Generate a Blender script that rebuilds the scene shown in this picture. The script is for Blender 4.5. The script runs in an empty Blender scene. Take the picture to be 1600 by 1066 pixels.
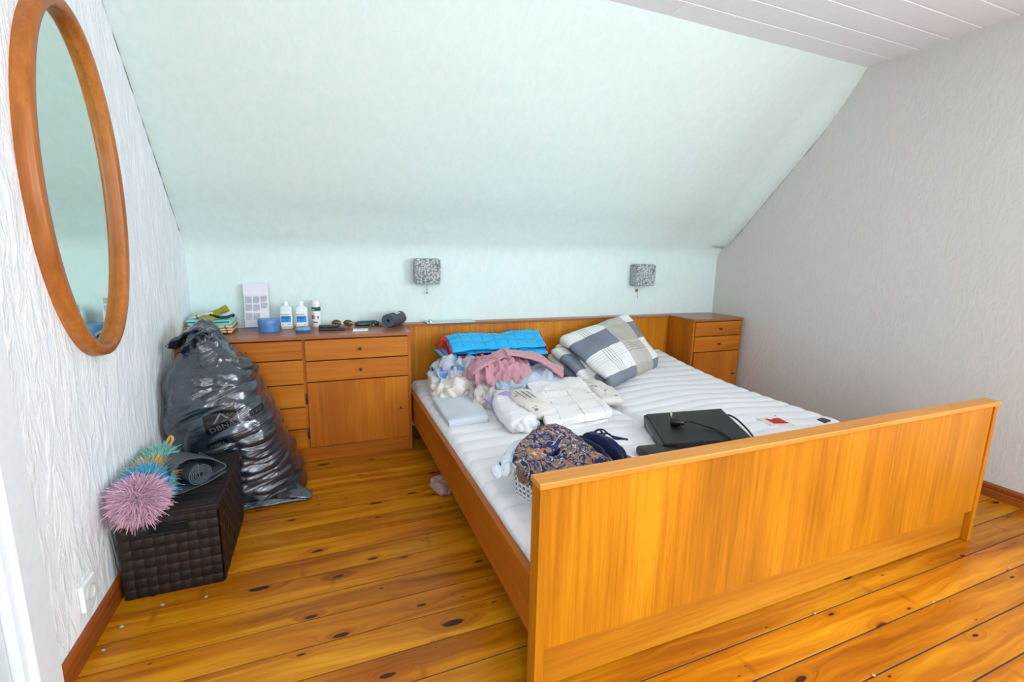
import bpy, bmesh, math, random
import numpy as np
from mathutils import Vector, Matrix, noise
from mathutils.bvhtree import BVHTree
random.seed(7)
SC = bpy.context.scene
COL = SC.collection
PI = math.pi

# ------------------------------------------------------------------ camera
def set_camera():
    yaw, pit, rol, f = .38637, .17960, .0200, 730.54
    fw = Vector((math.sin(yaw)*math.cos(pit), math.cos(yaw)*math.cos(pit), -math.sin(pit)))
    r = Vector((math.cos(yaw), -math.sin(yaw), 0)); u = r.cross(fw)
    R = r*math.cos(rol)+u*math.sin(rol); U = -r*math.sin(rol)+u*math.cos(rol)
    cd = bpy.data.cameras.new('camera'); cd.sensor_width = 36; cd.lens = f*36/1600
    cd.clip_start = .02
    c = bpy.data.objects.new('camera', cd); COL.objects.link(c)
    m = Matrix((R, U, -fw)).transposed().to_4x4(); m.translation = (-.4657, -.9453, 1.1677)
    c.matrix_world = m
    SC.camera = c
set_camera()

# ------------------------------------------------------------------ world, lights, exposure
W = bpy.data.worlds.new('sky'); SC.world = W; W.use_nodes = True
W.node_tree.nodes['Background'].inputs[0].default_value = (.75, .88, 1, 1)
W.node_tree.nodes['Background'].inputs[1].default_value = 1.2
SC.view_settings.view_transform = 'Standard'; SC.view_settings.look = 'None'
SC.view_settings.gamma = 1; SC.view_settings.use_curve_mapping = False
SC.view_settings.exposure = -0.66
def area(name, loc, rot, sx, sy, power, color):
    l = bpy.data.lights.new(name, 'AREA'); l.shape = 'RECTANGLE'; l.size = sx; l.size_y = sy
    l.energy = power; l.color = color
    o = bpy.data.objects.new(name, l); COL.objects.link(o); o.location = loc; o.rotation_euler = rot
    o['kind'] = 'helper'
    return o
YR = -3.0                                   # rear wall
# daylight coming in through the two rear windows and the right gable window (all behind the camera)
area('window_daylight', (1.55, YR+.05, 1.5), (PI/2, 0, 0), 1.9, 1.3, 62, (.84, .93, 1))
area('window_daylight', (-.55, YR+.05, 1.5), (PI/2, 0, 0), .8, 1.3, 62, (.84, .93, 1))
area('window_daylight', (2.62, -1.9, 1.45), (PI/2, 0, PI/2), 1.4, 1.2, 170, (.84, .93, 1))

# ------------------------------------------------------------------ colour + node helpers
def lin(h):
    h = h.lstrip('#'); v = [int(h[i:i+2], 16)/255 for i in (0, 2, 4)]
    return tuple(x/12.92 if x <= .04045 else ((x+.055)/1.055)**2.4 for x in v)+(1,)
class NT:
    def __init__(s, name):
        s.m = bpy.data.materials.new(name); s.m.use_nodes = True
        s.t = s.m.node_tree; s.b = s.t.nodes['Principled BSDF']
    def n(s, ty, **kw):
        nd = s.t.nodes.new(ty)
        for k, v in kw.items():
            if k.startswith('i_'):
                k2 = k[2:]; k2 = int(k2) if k2.isdigit() else k2.replace('_', ' ')
                s.set(nd.inputs[k2], v)
            else: setattr(nd, k, v)
        return nd
    def set(s, inp, v):
        if hasattr(v, 'is_output') or isinstance(v, bpy.types.NodeSocket): s.t.links.new(v, inp)
        else: inp.default_value = v
    def coord(s, scale=(1, 1, 1), rot=(0, 0, 0), kind='Object', off=None):
        tc = s.n('ShaderNodeTexCoord').outputs[kind]
        if off is not None:
            a = s.n('ShaderNodeVectorMath', operation='ADD'); s.set(a.inputs[0], tc); s.set(a.inputs[1], off); tc = a.outputs[0]
        mp = s.n('ShaderNodeMapping'); s.set(mp.inputs[0], tc); mp.inputs['Scale'].default_value = scale; mp.inputs['Rotation'].default_value = rot
        return mp.outputs[0]
    def noise(s, vec, scale, detail=4, rough=.55, dist=0):
        return s.n('ShaderNodeTexNoise', i_Vector=vec, i_Scale=scale, i_Detail=detail, i_Roughness=rough, i_Distortion=dist).outputs[0]
    def ramp(s, fac, stops, interp='LINEAR'):
        r = s.n('ShaderNodeValToRGB'); e = r.color_ramp.elements; r.color_ramp.interpolation = interp
        while len(e) < len(stops): e.new(.5)
        for x, (p, c) in zip(e, stops): x.position = p; x.color = c if len(c) == 4 else tuple(c)+(1,)
        s.set(r.inputs[0], fac); return r.outputs[0]
    def mix(s, f, a, b, mode='MIX'):
        m = s.n('ShaderNodeMix', data_type='RGBA', blend_type=mode)
        s.set(m.inputs[0], f); s.set(m.inputs[6], a); s.set(m.inputs[7], b); return m.outputs[2]
    def math(s, op, a, b=0.0, c=None, clamp=False):
        m = s.n('ShaderNodeMath', operation=op, use_clamp=clamp); s.set(m.inputs[0], a); s.set(m.inputs[1], b)
        if c is not None: s.set(m.inputs[2], c)
        return m.outputs[0]
    def bump(s, h, strength=.3, dist=.01, normal=None):
        b = s.n('ShaderNodeBump', i_Height=h, i_Strength=strength, i_Distance=dist)
        if normal is not None: s.set(b.inputs['Normal'], normal)
        return b.outputs[0]
    def out(s, color=None, rough=None, normal=None, spec=None, **kw):
        if color is not None: s.set(s.b.inputs['Base Color'], color)
        if rough is not None: s.set(s.b.inputs['Roughness'], rough)
        if normal is not None: s.set(s.b.inputs['Normal'], normal)
        if spec is not None: s.set(s.b.inputs['Specular IOR Level'], spec)
        for k, v in kw.items(): s.set(s.b.inputs[k.replace('_', ' ')], v)
        return s.m
_mc = {}
def plain(name, col, rough=.6, spec=.4, var=.06, bump=0, scale=40, **kw):
    if name in _mc: return _mc[name]
    t = NT(name); c = lin(col); v = t.noise(t.coord(), scale, 3)
    d = tuple(x*(1-var*2) for x in c[:3])+(1,); l = tuple(min(1, x*(1+var*2)) for x in c[:3])+(1,)
    col_ = t.ramp(v, [(.3, d), (.7, l)])
    nrm = t.bump(v, bump, .004) if bump else None
    _mc[name] = t.out(col_, rough, nrm, spec, **kw); return _mc[name]

def wood(name, axis, dark, mid, light, rough=.42, fine=1.0, spec=.35):
    """veneer with grain running along the given axis"""
    t = NT(name); k = {'x': 0, 'y': 1, 'z': 2}[axis]
    oi = t.n('ShaderNodeObjectInfo').outputs['Random']
    off = t.n('ShaderNodeCombineXYZ'); 
    for i, f in enumerate((7.3, 11.1, 5.7)): t.set(off.inputs[i], t.math('MULTIPLY', oi, f))
    def sc(a, b): s = [a*fine]*3; s[k] = b; return tuple(s)
    big = t.noise(t.coord(sc(5, .8), off=off.outputs[0]), 1, 3, .5, .6)
    streak = t.noise(t.coord(sc(60, 1.6), off=off.outputs[0]), 1, 5, .7)
    pore = t.noise(t.coord(sc(260, 9), off=off.outputs[0]), 1, 2, .5)
    f = t.math('ADD', t.math('MULTIPLY', big, .55), t.math('MULTIPLY', streak, .45))
    c = t.ramp(f, [(.36, lin(dark)), (.5, lin(mid)), (.64, lin(light))])
    c = t.mix(t.math('MULTIPLY', t.ramp(pore, [(.30, (1, 1, 1, 1)), (.42, (0, 0, 0, 1))]), .35), c, lin(dark))
    return t.out(c, rough, t.bump(pore, .08, .002), spec)
WX = wood('oak_veneer_x', 'x', '#98580A', '#B06C0E', '#C2821C')
WZ = wood('oak_veneer_z', 'z', '#965804', '#B87008', '#CC8812')
WY = wood('oak_veneer_y', 'y', '#A85C0C', '#C07414', '#D08A24')
WCAP = wood('oak_edge_x', 'x', '#B47224', '#C48230', '#D0924A')
CXM = wood('chest_veneer_x', 'x', '#984E06', '#B2640A', '#C27618')
CZM = wood('chest_veneer_z', 'z', '#924A04', '#AC5E06', '#BE7010')
CTOP = wood('chest_top_x', 'x', '#8A5232', '#9A6040', '#AA7250', rough=.3)
BASE = wood('baseboard_y', 'y', '#7A3A10', '#8E4814', '#A2581C')
MIRW = wood('mirror_wood', 'z', '#8E4E1C', '#A66024', '#BA7634', rough=.35)
DARK = plain('dark_gap', '#2A1608', .9)

# ------------------------------------------------------------------ mesh helpers
def link(name, me, mat=None, parent=None, smooth=False):
    if mat is not None:
        for m in (mat if isinstance(mat, (list, tuple)) else [mat]): me.materials.append(m)
    if smooth: me.shade_smooth()
    o = bpy.data.objects.new(name, me); COL.objects.link(o)
    if parent is not None: o.parent = parent
    return o
def from_bm(name, bm, mat=None, parent=None, smooth=False):
    bmesh.ops.recalc_face_normals(bm, faces=bm.faces[:])
    me = bpy.data.meshes.new(name); bm.to_mesh(me); bm.free()
    return link(name, me, mat, parent, smooth)
def from_py(name, v, f, mat=None, parent=None, smooth=False, uv=None):
    me = bpy.data.meshes.new(name); me.from_pydata([tuple(map(float, q)) for q in v], [], f); me.update()
    if uv is not None:
        ul = me.uv_layers.new(name='UVMap'); li = np.zeros(len(me.loops), dtype=np.int32)
        me.loops.foreach_get('vertex_index', li)
        ul.data.foreach_set('uv', np.asarray(uv, dtype=np.float32)[li].ravel())
    return link(name, me, mat, parent, smooth)
def add_box(bm, x0, x1, y0, y1, z0, z1, bev=0, seg=2, mi=0):
    r = bmesh.ops.create_cube(bm, size=1, matrix=Matrix.Translation(((x0+x1)/2, (y0+y1)/2, (z0+z1)/2)) @ Matrix.Diagonal((x1-x0, y1-y0, z1-z0, 1)))
    vs = r['verts']; fs = set(f for v in vs for f in v.link_faces)
    for f in fs: f.material_index = mi
    if bev:
        es = list(set(e for v in vs for e in v.link_edges))
        bmesh.ops.bevel(bm, geom=es, offset=bev, segments=seg, affect='EDGES', profile=.5)
    return vs
def box(name, x0, x1, y0, y1, z0, z1, mat, parent=None, bev=.003, seg=2):
    bm = bmesh.new(); add_box(bm, x0, x1, y0, y1, z0, z1, bev, seg)
    return from_bm(name, bm, mat, parent)
def lathe_v(prof, n=24, axis='z', c=(0, 0, 0)):
    """profile list of (r, h) -> verts, faces"""
    v = []; f = []
    for r, h in prof:
        for i in range(n):
            a = 2*PI*i/n; p = (r*math.cos(a), r*math.sin(a), h)
            if axis == 'y': p = (p[0], p[2], p[1])
            if axis == 'x': p = (p[2], p[0], p[1])
            v.append((p[0]+c[0], p[1]+c[1], p[2]+c[2]))
    m = len(prof)
    for j in range(m-1):
        for i in range(n):
            f.append((j*n+i, j*n+(i+1) % n, (j+1)*n+(i+1) % n, (j+1)*n+i))
    f.append(tuple(range(n))[::-1]); f.append(tuple((m-1)*n+i for i in range(n)))
    return v, f
def lathe(name, prof, mat, parent=None, n=24, axis='z', c=(0, 0, 0), smooth=True):
    v, f = lathe_v(prof, n, axis, c)
    o = from_py(name, v, f, mat, parent)
    me = o.data; bm = bmesh.new(); bm.from_mesh(me); bmesh.ops.recalc_face_normals(bm, faces=bm.faces[:]); bm.to_mesh(me); bm.free()
    if smooth:
        me.shade_smooth()
        try: me.set_sharp_from_angle(angle=math.radians(40))
        except Exception: pass
    return o
def tube_v(pts, r, n=8, closed=False):
    pts = [Vector(p) for p in pts]; v = []; f = []; m = len(pts)
    up = Vector((0, 0, 1)); prev = None
    for i, p in enumerate(pts):
        a = pts[(i-1) % m] if (closed or i) else p; b = pts[(i+1) % m] if (closed or i < m-1) else p
        t = (b-a).normalized()
        if prev is None:
            s = t.cross(up); s = s if s.length > 1e-3 else t.cross(Vector((1, 0, 0)))
        else: s = prev-t*prev.dot(t)
        s.normalize(); prev = s; w = t.cross(s)
        rr = r[i] if isinstance(r, (list, tuple)) else r
        for k in range(n):
            q = 2*PI*k/n; v.append(p+s*math.cos(q)*rr+w*math.sin(q)*rr)
    for i in range(m if closed else m-1):
        j = (i+1) % m
        for k in range(n): f.append((i*n+k, i*n+(k+1) % n, j*n+(k+1) % n, j*n+k))
    if not closed: f += [tuple(range(n))[::-1], tuple((m-1)*n+k for k in range(n))]
    return v, f
def tube(name, pts, r, mat, parent=None, n=8, closed=False):
    v, f = tube_v(pts, r, n, closed); return from_py(name, v, f, mat, parent, True)
def smooth_path(pts, n=8):
    P = [Vector(p) for p in pts]; out = []
    for i in range(len(P)-1):
        a = P[max(i-1, 0)]; b = P[i]; c = P[i+1]; d = P[min(i+2, len(P)-1)]
        for k in range(n):
            t = k/n; out.append(.5*((2*b)+(c-a)*t+(2*a-5*b+4*c-d)*t*t+(3*b-a-3*c+d)*t**3))
    out.append(P[-1]); return out
def thing(name, label, cat, loc=(0, 0, 0), rot=(0, 0, 0), group=None):
    o = bpy.data.objects.new(name, None); COL.objects.link(o); o.location = loc; o.rotation_euler = rot
    o.empty_display_size = .05
    return tag(o, label, cat, group)
def tag(o, label, cat, group=None):
    o['label'] = label; o['category'] = cat
    if group: o['group'] = group
    return o
def struct(o): o['kind'] = 'structure'; return o
def n1(x, y, z): return noise.noise(Vector((x, y, z)))
def ridge(x, y, z): return 1-abs(noise.noise(Vector((x, y, z))))*2
def text_mesh(s, size, font_align='CENTER'):
    c = bpy.data.curves.new('txt', 'FONT'); c.body = s; c.size = size; c.align_x = font_align; c.align_y = 'CENTER'; c.resolution_u = 2
    o = bpy.data.objects.new('txt', c); COL.objects.link(o)
    dg = bpy.context.evaluated_depsgraph_get(); me = bpy.data.meshes.new_from_object(o.evaluated_get(dg))
    COL.objects.unlink(o); bpy.data.objects.remove(o); bpy.data.curves.remove(c)
    return me

# ================================================================== THE ROOM
XL, XR, D = -1.160, 2.668, 2.170
KZ, YC, ZC = 1.19, 1.125, 2.337            # knee height, where slope meets ceiling, ceiling height
def relief(name, c0, c1, aniso, s1, strength, dist, rough=.75, swirl=1.0, tone=.5):
    t = NT(name)
    a = t.noise(t.coord(aniso), s1, 5, .6, swirl)
    b = t.noise(t.coord((1, 1, 1)), 3, 3, .5)
    h = t.math('ADD', t.math('MULTIPLY', t.ramp(a, [(.42, (0, 0, 0, 1)), (.60, (1, 1, 1, 1))]), .8), t.math('MULTIPLY', b, .3))
    c = t.mix(t.ramp(a, [(.40, (0, 0, 0, 1)), (.62, (1, 1, 1, 1))]), lin(c0), lin(c1))
    return t.out(c, rough, t.bump(h, strength, dist), .25)
M_MINT = relief('mint_plaster', '#D5E6E2', '#DAE9E6', (1, 1, .55), 26, .07, .006, .6, .6)
M_LEFT = relief('white_rough_plaster', '#EAEFF3', '#F6F9FB', (1, 1.0, .30), 21, .50, .009, .7, 1.2)
M_RIGHT = relief('warm_grey_plaster', '#CECBC6', '#D1CEC9', (1, 1.1, .42), 24, .20, .005, .42, 1.4)
M_REAR = plain('rear_white', '#E6E8E8', .8)
M_WHITE = plain('white_gloss_paint', '#E4EAEE', .35, .45, .015)

def back_wall():
    prof = [(D, 0), (D, .5), (D, 1.0), (D, KZ-.09)]
    # rounded knee
    dy, dz = YC-D, ZC-KZ; L = math.hypot(dy, dz); ux, uz = dy/L, dz/L
    p0 = (D, KZ-.07); p1 = (D, KZ); p2 = (D+ux*.07, KZ+uz*.07)
    for i in range(9):
        t = i/8; prof.append(((1-t)**2*p0[0]+2*t*(1-t)*p1[0]+t*t*p2[0], (1-t)**2*p0[1]+2*t*(1-t)*p1[1]+t*t*p2[1]))
    for i in range(1, 41):
        s = .07+(L+.02-.07)*i/40; prof.append((D+ux*s, KZ+uz*s))
    nx = 120; v = []; f = []; nrm = (-uz, ux)     # room-ward normal of the slope in (y,z): points to -y,-z
    for j, (y, z) in enumerate(prof):
        on = min(1, max(0, (z-KZ+.05)/.2))
        for i in range(nx+1):
            fr = i/nx; fr = 1-(1-fr)**1.6 if i else 0; x = XL-.01+(XR-XL+.02)*fr
            e = XR-x
            zz = z+ (.05*(x-XL)/(XR-XL) if z > .6 else 0)*min(1, max(0, 1-(z-KZ)/1.1))*min(1, max(0, (z-.6)/.4))
            d = .0035*n1(x*1.6, y*1.6, z*1.6)*2 + .0015*n1(x*6, y*6, z*6)
            # plaster is rounded out of the gable corner
            cv = 0
            q = min(1, max(0, (.24-e)/.21)); cv = .058*q*q*(3-2*q) - .014*math.exp(-((e-.40)/.13)**2)
            d += cv*(.25+.75*on)*(1-min(1, max(0, (z-1.95)/.38))**2)
            # hollow just above the knee
            d -= .012*math.exp(-((z-KZ-.16)/.10)**2)
            yy = y-(d if on < .5 else d*uz); zz2 = zz-(0 if on < .5 else d*(-ux))
            v.append((x, yy, zz2))
    for j in range(len(prof)-1):
        for i in range(nx):
            a = j*(nx+1)+i; f.append((a, a+1, a+nx+2, a+nx+1))
    o = struct(from_py('wall_back', v, f, M_MINT, None, True)); return o
wb = back_wall()
# outer backing so that nothing shines through
def poly_wall(name, x, th, holes, mat):
    """gable wall (constant x) from the floor to the roof, with rectangular holes (y0,y1,z0,z1)"""
    sgn = 1 if x > 0 else -1
    ys = sorted(set([YR-.1, D+.06]+[h for q in holes for h in q[:2]]+[YC, D-.02, -1.9]))
    v = []; f = []; bm = bmesh.new()
    def top(y):
        if y <= YC: return ZC+.03
        return ZC+.03+(KZ-.03-ZC)*(y-YC)/(D-YC) if y < D else KZ
    for a, b in zip(ys[:-1], ys[1:]):
        spans = [(0, None)]
        for (h0, h1, z0, z1) in holes:
            if a >= h0-1e-6 and b <= h1+1e-6: spans = ([(0, z0)] if z0 > 0 else [])+[(z1, None)]
        for z0, z1 in spans:
            q = []
            for xx in (x, x+sgn*th):
                q.append([bm.verts.new((xx, a, z0)), bm.verts.new((xx, b, z0)), bm.verts.new((xx, b, z1 or top(b))), bm.verts.new((xx, a, z1 or top(a)))])
            A, B = q
            bm.faces.new(A); bm.faces.new(B)
            for i in range(4): bm.faces.new((A[i], A[(i+1) % 4], B[(i+1) % 4], B[i]))
    return struct(from_bm(name, bm, mat))
DOOR = (-.50, .362, 0, 2.0)
GW = (-2.6, -1.2, .85, 2.05)
wl = poly_wall('wall_left', XL, .12, [DOOR], M_LEFT)
wr = poly_wall('wall_right', XR, .20, [GW], M_RIGHT)
# rear wall with two window openings
def rear():
    bm = bmesh.new(); xs = [XL-.12, -.95, -.15, .6, 2.5, XR+.2]
    for i, (a, b) in enumerate(zip(xs[:-1], xs[1:])):
        if i in (1, 3): add_box(bm, a, b, YR-.15, YR, 0, .85); add_box(bm, a, b, YR-.15, YR, 2.15, ZC+.03)
        else: add_box(bm, a, b, YR-.15, YR, 0, ZC+.03)
    return struct(from_bm('wall_rear', bm, M_REAR))
rear()
# cracks along the plaster seams
CR = plain('crack_shadow', '#3A4038', .95)
def crack(name, parent, pts, w0, x, sgn):
    v = []; f = []
    for i, (y, z, ny, nz) in enumerate(pts):
        w = w0*max(.12, (.55+1.3*n1(i*.41, 3.3, x)))
        j = .0025*n1(i*.9, 1.7, x)
        for s in (-1, 1): v.append((x+sgn*.0015, y+ny*(j+s*w), z+nz*(j+s*w)))
    for i in range(len(pts)-1): f.append((2*i, 2*i+1, 2*i+3, 2*i+2))
    return from_py(name, v, f, CR, parent)
dy, dz = YC-D, ZC-KZ; L_ = math.hypot(dy, dz)
nyz = (-dz/L_, dy/L_)
cl = [(D+dy*i/90+nyz[0]*.004, KZ+dz*i/90+nyz[1]*.004, nyz[0], nyz[1]) for i in range(6, 90)]
crack('crack', wl, cl, .0028, XL, 1)
cvf = lambda i: .062*(1-min(1, max(0, (KZ+.05*(1-i/90)+dz*i/90-1.95)/.38))**2)
cr = [(D+dy*i/90+nyz[0]*cvf(i), KZ+.05*(1-i/90)+dz*i/90+nyz[1]*cvf(i), nyz[0], nyz[1]) for i in range(4, 88)]
crack('crack', wr, cr, .0016, XR, -1)

# floor: a dark bed plus single pine planks
def pine():
    t = NT('pine_plank')
    rnd = t.n('ShaderNodeObjectInfo').outputs['Random']
    off = t.n('ShaderNodeCombineXYZ')
    t.set(off.inputs[0], t.math('MULTIPLY', rnd, 37.0)); t.set(off.inputs[1], t.math('MULTIPLY', rnd, 3.1)); t.set(off.inputs[2], t.math('MULTIPLY', rnd, 9.0))
    o = off.outputs[0]
    wob = t.noise(t.coord((2.2, 9, 1), off=o), 1, 3, .5)
    # knots
    kv = t.n('ShaderNodeTexVoronoi', feature='F1', voronoi_dimensions='2D', i_Vector=t.coord((3.2, 9.0, .001), off=o), i_Scale=1.0, i_Randomness=1.0)
    kd = kv.outputs['Distance']; kc = t.n('ShaderNodeSeparateColor'); t.set(kc.inputs[0], kv.outputs['Color'])
    size = t.math('MULTIPLY', t.math('POWER', kc.outputs[0], 2.4), .115)
    kn = t.noise(t.coord((30, 60, 1), off=o), 1, 2)
    kd2 = t.math('ADD', kd, t.math('MULTIPLY', t.math('SUBTRACT', kn, .5), .06))
    knot = t.math('SUBTRACT', 1.0, t.math('DIVIDE', kd2, t.math('ADD', size, .012)), clamp=True)
    halo = t.math('SUBTRACT', 1.0, t.math('DIVIDE', kd, t.math('ADD', t.math('MULTIPLY', size, 3.2), .03)), clamp=True)
    # grain bent around the knots
    g = t.coord((1.3, 30, 1), off=o)
    gv = t.n('ShaderNodeVectorMath', operation='ADD'); t.set(gv.inputs[0], g)
    cb = t.n('ShaderNodeCombineXYZ'); t.set(cb.inputs[1], t.math('ADD', t.math('MULTIPLY', halo, 2.2), t.math('MULTIPLY', wob, 3.0))); t.set(gv.inputs[1], cb.outputs[0])
    grain = t.noise(gv.outputs[0], 1, 4, .6)
    broad = t.noise(t.coord((1.1, 5, 1), off=o), 1, 3)
    f = t.math('ADD', t.math('MULTIPLY', grain, .6), t.math('MULTIPLY', broad, .4))
    c = t.ramp(f, [(.34, lin('#864402')), (.5, lin('#B66C06')), (.66, lin('#D89616'))])
    tint = t.math('MULTIPLY_ADD', rnd, .22, .84)
    c = t.mix(1.0, c, t.n('ShaderNodeCombineColor', i_0=tint, i_1=tint, i_2=tint).outputs[0], 'MULTIPLY')
    c = t.mix(t.math('MULTIPLY', halo, .55), c, lin('#9A4E06'))
    c = t.mix(t.ramp(knot, [(.0, (0, 0, 0, 1)), (.25, (1, 1, 1, 1))]), c, lin('#3E1C05'))
    # cross-grain gouges and scratches
    sv = t.n('ShaderNodeTexVoronoi', feature='F1', voronoi_dimensions='2D', i_Vector=t.coord((11, 3.4, .001), rot=(0, 0, .35), off=o), i_Scale=1.0)
    sc = t.n('ShaderNodeSeparateColor'); t.set(sc.inputs[0], sv.outputs['Color'])
    sm = t.math('MULTIPLY', t.math('GREATER_THAN', sc.outputs[1], .80), t.ramp(sv.outputs['Distance'], [(.03, (1, 1, 1, 1)), (.16, (0, 0, 0, 1))]))
    c = t.mix(t.math('MULTIPLY', sm, .45), c, lin('#7A3C06'))
    h = t.math('SUBTRACT', t.math('MULTIPLY', grain, .25), t.math('ADD', t.math('MULTIPLY', sm, .8), t.math('MULTIPLY', knot, .3)))
    rg = t.math('MULTIPLY_ADD', grain, .18, .22)
    return t.out(c, rg, t.bump(h, .18, .004), .28)
M_PINE = pine()
fl = struct(box('floor', XL-.1, XR+.1, YR-.1, D+.06, -.06, -.0035, plain('floor_gap', '#3C3A3A', .9), None, 0))
P = .1133; y0 = -.049
k0 = int((YR-y0)/P)-1; k1 = int((D-y0)/P)+1
for k in range(k0, k1):
    a = y0+k*P; b = a+P; gap = random.choice((.0013, .0016, .0019, .0023)) if k > 25 else .0026
    # boards meet end to end in a few rows
    cuts = [XL-.01, XR+.01]
    if k in (-9, -6, -13): cuts.insert(1, random.uniform(-.6, 1.4))
    for x0, x1 in zip(cuts[:-1], cuts[1:]):
        bm = bmesh.new(); add_box(bm, x0+.0008, x1-.0008, a+gap, b-gap, -.02, random.uniform(-.0005, .0005), .0004, 1)
        pl = from_bm('plank', bm, M_PINE, fl)

# ceiling: panelled with painted boards, pale joints between them
M_CP = plain('ceiling_board_paint', '#F2F3F7', .45, .4, .01)
ce = struct(box('ceiling', XL-.1, XR+.1, YR-.1, YC+.03, ZC+.003, ZC+.05, plain('ceiling_joint_white', '#FFFFFF', .6), None, 0))
q = .1375; k = 0
while YC-k*q > YR-.1:
    a = YC-k*q; cuts = [XL-.01, 1.157, XR+.01] if k == 0 else [XL-.01, XR+.01]
    if k in (5, 8, 11): cuts.insert(1, random.uniform(-.5, 1.8))
    for x0, x1 in zip(cuts[:-1], cuts[1:]):
        bm = bmesh.new(); add_box(bm, x0+.0008, x1-.0008, a-q+.005, a-(.005 if k else -.012), ZC, ZC+.006, .002, 2)
        from_bm('ceiling_plank', bm, M_CP, ce)
    k += 1

def baseboard(name, x, sgn, y0, y1):
    pr = [(0, 0), (.016, 0), (.016, .036), (.0135, .040), (.0135, .046), (.016, .050), (.016, .062), (.011, .071), (0, .072)]
    v = []; f = []
    for y in (y0, y1):
        for d, z in pr: v.append((x+sgn*d, y, z))
    n = len(pr)
    for i in range(n): f.append((i, (i+1) % n, n+(i+1) % n, n+i))
    f += [tuple(range(n)), tuple(range(n, 2*n))]
    return struct(from_py(name, v, f, BASE))
baseboard('baseboard_left', XL, 1, .457, 1.80)
baseboard('baseboard_right', XR, -1, YR, 1.80)

# door on the left wall
def door():
    c = struct(from_bm('trim_1', (lambda bm: (add_box(bm, XL-.02, XL+.018, .362, .457, 0, 2.09, .004), add_box(bm, XL-.02, XL+.018, -.595, -.5, 0, 2.09, .004), add_box(bm, XL-.02, XL+.018, -.5, .362, 2.0, 2.09, .004), add_box(bm, XL-.12, XL+.004, .340, .362, 0, 2.0, .002), add_box(bm, XL-.12, XL+.004, -.5, -.478, 0, 2.0, .002), bm)[-1])(bmesh.new()), M_WHITE))
    d = struct(from_bm('door_1', (lambda bm: (add_box(bm, XL-.055, XL-.015, -.476, .337, .008, 1.99, .003), bm)[-1])(bmesh.new()), plain('door_grey_white', '#D2DADC', .4, .4, .02)))
    for z0, z1 in ((.14, .92), (1.06, 1.88)):
        bm = bmesh.new()
        for (a, b, c0, c1) in ((-.36, .22, z0, z0+.025), (-.36, .22, z1-.025, z1), (-.36, -.335, z0, z1), (.195, .22, z0, z1)): add_box(bm, XL-.018, XL-.006, a, b, c0, c1, .004)
        from_bm('door_moulding', bm, M_WHITE, d)
    lathe('door_handle', [(.0, 0), (.024, 0), (.024, .008), (.009, .012), (.009, .045), (.0, .046)], plain('brushed_steel', '#B8B8B8', .3, .5, .03, Metallic=1.0), d, 16, 'x', (XL-.015, -.42, 1.04))
    tube('door_handle', [(XL+.025, -.42, 1.04), (XL+.025, -.31, 1.04)], .009, _mc['brushed_steel'], d)
door()
# windows behind the camera
M_GLASS = NT('window_glass').out((1, 1, 1, 1), .02, None, .5, Transmission_Weight=1.0, IOR=1.05)
def window(name, axis, c, a0, a1, z0, z1):
    def B(bm, u0, u1, w0, w1, h0, h1, bev=.004):
        if axis == 'y': add_box(bm, u0, u1, c+w0, c+w1, h0, h1, bev)
        else: add_box(bm, c-w1, c-w0, u0, u1, h0, h1, bev)
    bm = bmesh.new(); t = .06
    for (u0, u1, h0, h1) in ((a0, a0+t, z0, z1), (a1-t, a1, z0, z1), (a0+t, a1-t, z0, z0+t), (a0+t, a1-t, z1-t, z1), ((a0+a1)/2-.03, (a0+a1)/2+.03, z0+t, z1-t)): B(bm, u0, u1, -.09, -.03, h0, h1)
    w = struct(from_bm(name, bm, M_WHITE))
    bm = bmesh.new(); B(bm, a0+.03, a1-.03, -.066, -.060, z0+.03, z1-.03, 0); from_bm('pane', bm, M_GLASS, w)
    bm = bmesh.new(); B(bm, a0-.03, a1+.03, -.03, .12, z0-.03, z0, .006); from_bm('window_sill', bm, M_WHITE, w)
window('window_1', 'y', YR, .6, 2.5, .85, 2.15)
window('window_2', 'y', YR, -.95, -.15, .85, 2.15)
window('window_3', 'x', XR, GW[0], GW[1], GW[2], GW[3])

# wall socket
ws = thing('wall_socket', 'white wall socket low on the left wall above the wooden baseboard', 'socket', (XL, .658, .163))
M_SOCK = plain('socket_plastic', '#EEF0EE', .3, .5, .01)
box('socket_plate', 0, .013, -.041, .041, -.041, .041, M_SOCK, ws, .004, 3)
v, f = lathe_v([(.0195, .0145), (.0235, .0145), (.0235, .012), (.0195, .012)], 28, 'x'); 
lathe('socket_insert', [(.0205, .006), (.024, .0155), (.0205, .0165), (.019, .009), (0, .009)], plain('socket_grey', '#C6CCCA', .4), ws, 28, 'x')
for s in (-1, 1): lathe('socket_hole', [(.0028, .009), (.0028, .0094), (0, .0095)], plain('hole_black', '#0A0A0A', .8), ws, 10, 'x', (0.0003, s*.0095, 0))

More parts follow.
